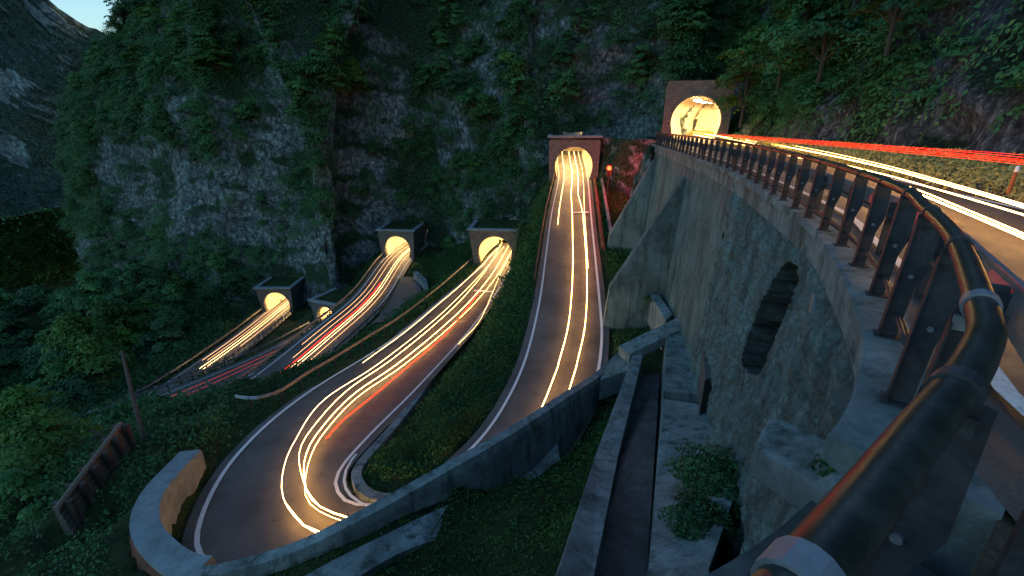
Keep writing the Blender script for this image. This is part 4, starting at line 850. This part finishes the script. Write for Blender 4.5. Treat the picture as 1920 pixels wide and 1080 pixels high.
# ---------------------------------------------------------------- light trails
def trail(P,r,mat,label,group):
    P=np.asarray(P,float); c=P[len(P)//2].copy(); o=MB().tube(P-c,r*.52,6).build('light_trail',M[mat],None,True); o.location=c; tag(o,label,'light trail',group); return o
def near_i(rd,x,y): return int(np.argmin(((rd['C'][:,:2]-np.array([x,y]))**2).sum(1)))
def join(o0,o1,h=.52):
    a=near_i(HP,2.0,23); b=near_i(HP,-5.6,14.6); i=np.arange(a,b+1,3); o=np.linspace(o0,o1,len(i))[:,None]; P=HP['C'][i]+(HP['R']-HP['C'])[i]*o; P=P.copy(); P[:,2]+=h; return P
def ontrail(rd,pts,h,z0,step=.8): return spline([hit(rd,x,y,h,z0) for x,y in pts],step)
HG='car light trails on the hairpin road'
# second road
_b=near_i(HP,7.6,62)/len(HP['C'])
trail(np.vstack([lift(HP,-.08,.55,.02,_b),ontrail(HP2,((1073,400),(1074,500),(1067,600),(1045,690)),.55,-12),join(.0,.35),ontrail(HP3,((655,971),(600,950),(574,917)),.5,-16.5)]),.045,'t_white','long warm white trail down the middle of the second road','%s'%HG)
trail(np.vstack([lift(HP,.32,.55,.02,_b),ontrail(HP2,((1093,400),(1100,500),(1098,600),(1080,690)),.55,-12),join(.5,.75),ontrail(HP3,((602,998),(570,985),(535,943)),.5,-16.3)]),.045,'t_white','warm white trail on the right lane of the second road','%s'%HG)
trail(lift(HP,-.62,.55,.02,_b*1.3),.03,'t_white','short pale trail left of centre inside the second tunnel mouth',HG)
trail(lift(HP,.66,.55,.02,_b*1.6),.03,'t_soft','short soft trail by the right edge line of the second road',HG)
# third road
A_=((945,462),(905,510),(855,562),(800,612),(707,684),(607,750),(552,828),(530,887),(533,939),(570,987),(602,1002),(650,1018))
B_=((953,462),(925,510),(885,560),(830,613),(748,680),(663,739),(600,806),(572,858),(574,917),(600,950),(655,972),(715,985))
trail(ontrail(HP3,A_,.5,-18),.032,'t_soft','thin outer amber trail sweeping round the hairpin on the third road',HG)
trail(ontrail(HP3,B_,.5,-18),.036,'t_white','brightest white trail of the third road following the middle of the bend',HG)
trail(ontrail(HP3,[(x-11,y-8) if k<8 else (x,y) for k,(x,y) in enumerate(B_)],.62,-18),.024,'t_white','thin white trail running just left of the brightest one',HG)
trail(ontrail(HP3,[(x+ (8 if k<8 else -2),y+(5 if k<8 else 8)) for k,(x,y) in enumerate(B_)],.4,-18),.022,'t_white','thin white trail running just right of the brightest one',HG)
trail(ontrail(HP3,((938,462),(880,520),(820,572),(760,622),(680,680)),.5,-20),.03,'t_soft','faint trail near the left edge of the third road',HG)
trail(ontrail(HP3,((900,545),(870,585),(832,630),(770,683),(700,742),(644,787),(612,822)),.7,-18),.07,'t_red','red tail light trail on the third road',HG)
trail(ontrail(HP3,((958,475),(940,510),(925,545),(900,600),(860,645)),.5,-21),.02,'t_soft','short amber trail by the inner edge line of the third road',HG)
# fourth road
DG='car light trails on the fourth road'
for k,(off,m_,r,a,b,lab) in enumerate(((-.5,'t_farsoft',.04,.08,.62,'leftmost thin amber trail of the fourth road'),(-.2,'t_farsoft',.045,.08,.66,'amber trail left of the red one on the fourth road'),(.05,'t_red',.05,.34,.74,'red tail light trail on the fourth road'),(.2,'t_far',.05,.08,.76,'bright white trail in the middle of the fourth road'),(.36,'t_far',.045,.08,.76,'second bright white trail right of the middle of the fourth road'),(.62,'t_farsoft',.04,.08,.7,'thin amber trail nearest the lay-by'))):
    trail(lift(D,off,.5,a,b),r,m_,lab,DG)
for k,(off,m_,r,a,b,lab) in enumerate(((-.1,'t_pink',.05,.45,.8,'dim red trail on the half hidden fifth road'),(.3,'t_pink',.04,.5,.8,'second dim red trail on the half hidden fifth road'))):
    trail(lift(Er,off,.5,a,b),r,m_,lab,'dim trails on the fifth road')
for k,(off,m_,r,a,b,lab) in enumerate(((-.55,'t_farsoft',.045,.1,.7,'left amber trail of the lowest road'),(-.25,'t_farsoft',.04,.1,.7,'thin amber trail left of the middle of the lowest road'),(.0,'t_far',.05,.1,.76,'brightest trail in the middle of the lowest road'),(.25,'t_far',.0455,.1,.78,'white trail right of the middle of the lowest road'),(.6,'t_farsoft',.045,.1,.6,'right amber trail of the lowest road'))):
    trail(lift(Fr,off,.5,a,b),r,m_,lab,'car light trails on the lowest road')
# upper road
UG='car light trails on the upper road'
def utrail(pts,h,r,m_,lab): trail(ontrail(UR,pts,h,-1.4,.6),r,m_,lab,UG)
W1=((1300,252),(1400,272),(1500,296),(1600,323),(1700,355),(1800,395),(1920,446),(2080,520))
W2=((1320,251),(1420,266),(1520,284),(1640,310),(1760,342),(1920,388),(2080,440))
utrail(W1,.55,.022,'t_hot','near bright white trail on the upper road, closest to the railing')
utrail([(x,y-5-(k*.4)) for k,(x,y) in enumerate(W1)],.62,.015,'t_white','thin white trail just above the near one on the upper road')
utrail(W2,.5,.035,'t_white','broad white trail in the middle of the upper road')
utrail([(x,y+9+k*1.2) for k,(x,y) in enumerate(W2)],.45,.022,'t_white','lower white trail of the middle pair on the upper road')
utrail([(x,y-5) for k,(x,y) in enumerate(W2)],.55,.012,'t_soft','thin amber trail above the middle pair on the upper road')
RD=((1345,252),(1450,260),(1560,268),(1700,280),(1830,291),(1960,304),(2080,316))
for k,(dy0,dy1,r,m_) in enumerate(((0,0,.012,'t_redhot'),(-1,-5,.006,'t_red'),(2,5,.010,'t_redhot'),(4,9,.006,'t_red'),(1,2.2,.006,'t_redhot'),(3,-10,.004,'t_red'))):
    P=[hit(UR,x,y+dy0+(dy1-dy0)*(x-1345)/600,.95,-1.3) for x,y in RD]
    # tail lights keep to the far lane: place them on a vertical sheet above the right lane
    Q=[]
    for (x,y) in RD:
        yy=y+dy0+(dy1-dy0)*(x-1345)/600; r0=ray(x,yy); t=1.0/ (r0[1]); 
        # intersect with lane curve seen from above
        Ln=UR['C']+(UR['R']-UR['C'])*.45; kx=Ln[:,0]*r0[1]-Ln[:,1]*r0[0]; c_=[i for i in range(1,len(Ln)) if kx[i-1]*kx[i]<=0 and Ln[i,1]>0]
        if c_: i=c_[0]; fr_=kx[i-1]/(kx[i-1]-kx[i]+1e-12); t=(Ln[i-1,1]+(Ln[i,1]-Ln[i-1,1])*fr_)/r0[1]; Q.append(r0*t)
    if len(Q)>2: trail(spline(Q,.6),r,m_,['lowest','top','second','bottom','middle','faint upper'][k]+' strand of the red tail light band on the upper road',UG)
# ---------------------------------------------------------------- light, sky, camera
w=bpy.data.worlds.new('World'); sc.world=w; w.use_nodes=True; nt=w.node_tree; bg=nt.nodes['Background']
sk=nt.nodes.new('ShaderNodeTexSky'); sk.sky_type='NISHITA'; sk.sun_disc=False; SE,SR=math.radians(7),math.radians(50)
sk.sun_elevation=SE; sk.sun_rotation=SR; sk.ozone_density=3.2; sk.air_density=1.2; sk.dust_density=1.0
nt.links.new(sk.outputs[0],bg.inputs[0]); bg.inputs[1].default_value=.15
sl=bpy.data.lights.new('sun','SUN'); sl.energy=.05; sl.angle=math.radians(20); sl.color=(1,.9,.8); so=bpy.data.objects.new('sun',sl); COL.objects.link(so)
dx,dy,dz=math.sin(SR)*math.cos(SE),math.cos(SR)*math.cos(SE),math.sin(SE)
so.rotation_euler=Vector((dx,dy,dz)).to_track_quat('Z','Y').to_euler()
cam=bpy.data.cameras.new('camera'); cam.sensor_width=36; cam.lens=36*F/1920; cam.clip_start=.05; cam.clip_end=3000
co=bpy.data.objects.new('camera',cam); COL.objects.link(co); co.location=(0,0,0); co.rotation_euler=(math.pi/2-PITCH,0,0); sc.camera=co
sc.view_settings.view_transform='Standard'; sc.view_settings.look='None'; sc.view_settings.gamma=1; sc.view_settings.exposure=1.7
sc.render.resolution_x=1024; sc.render.resolution_y=576
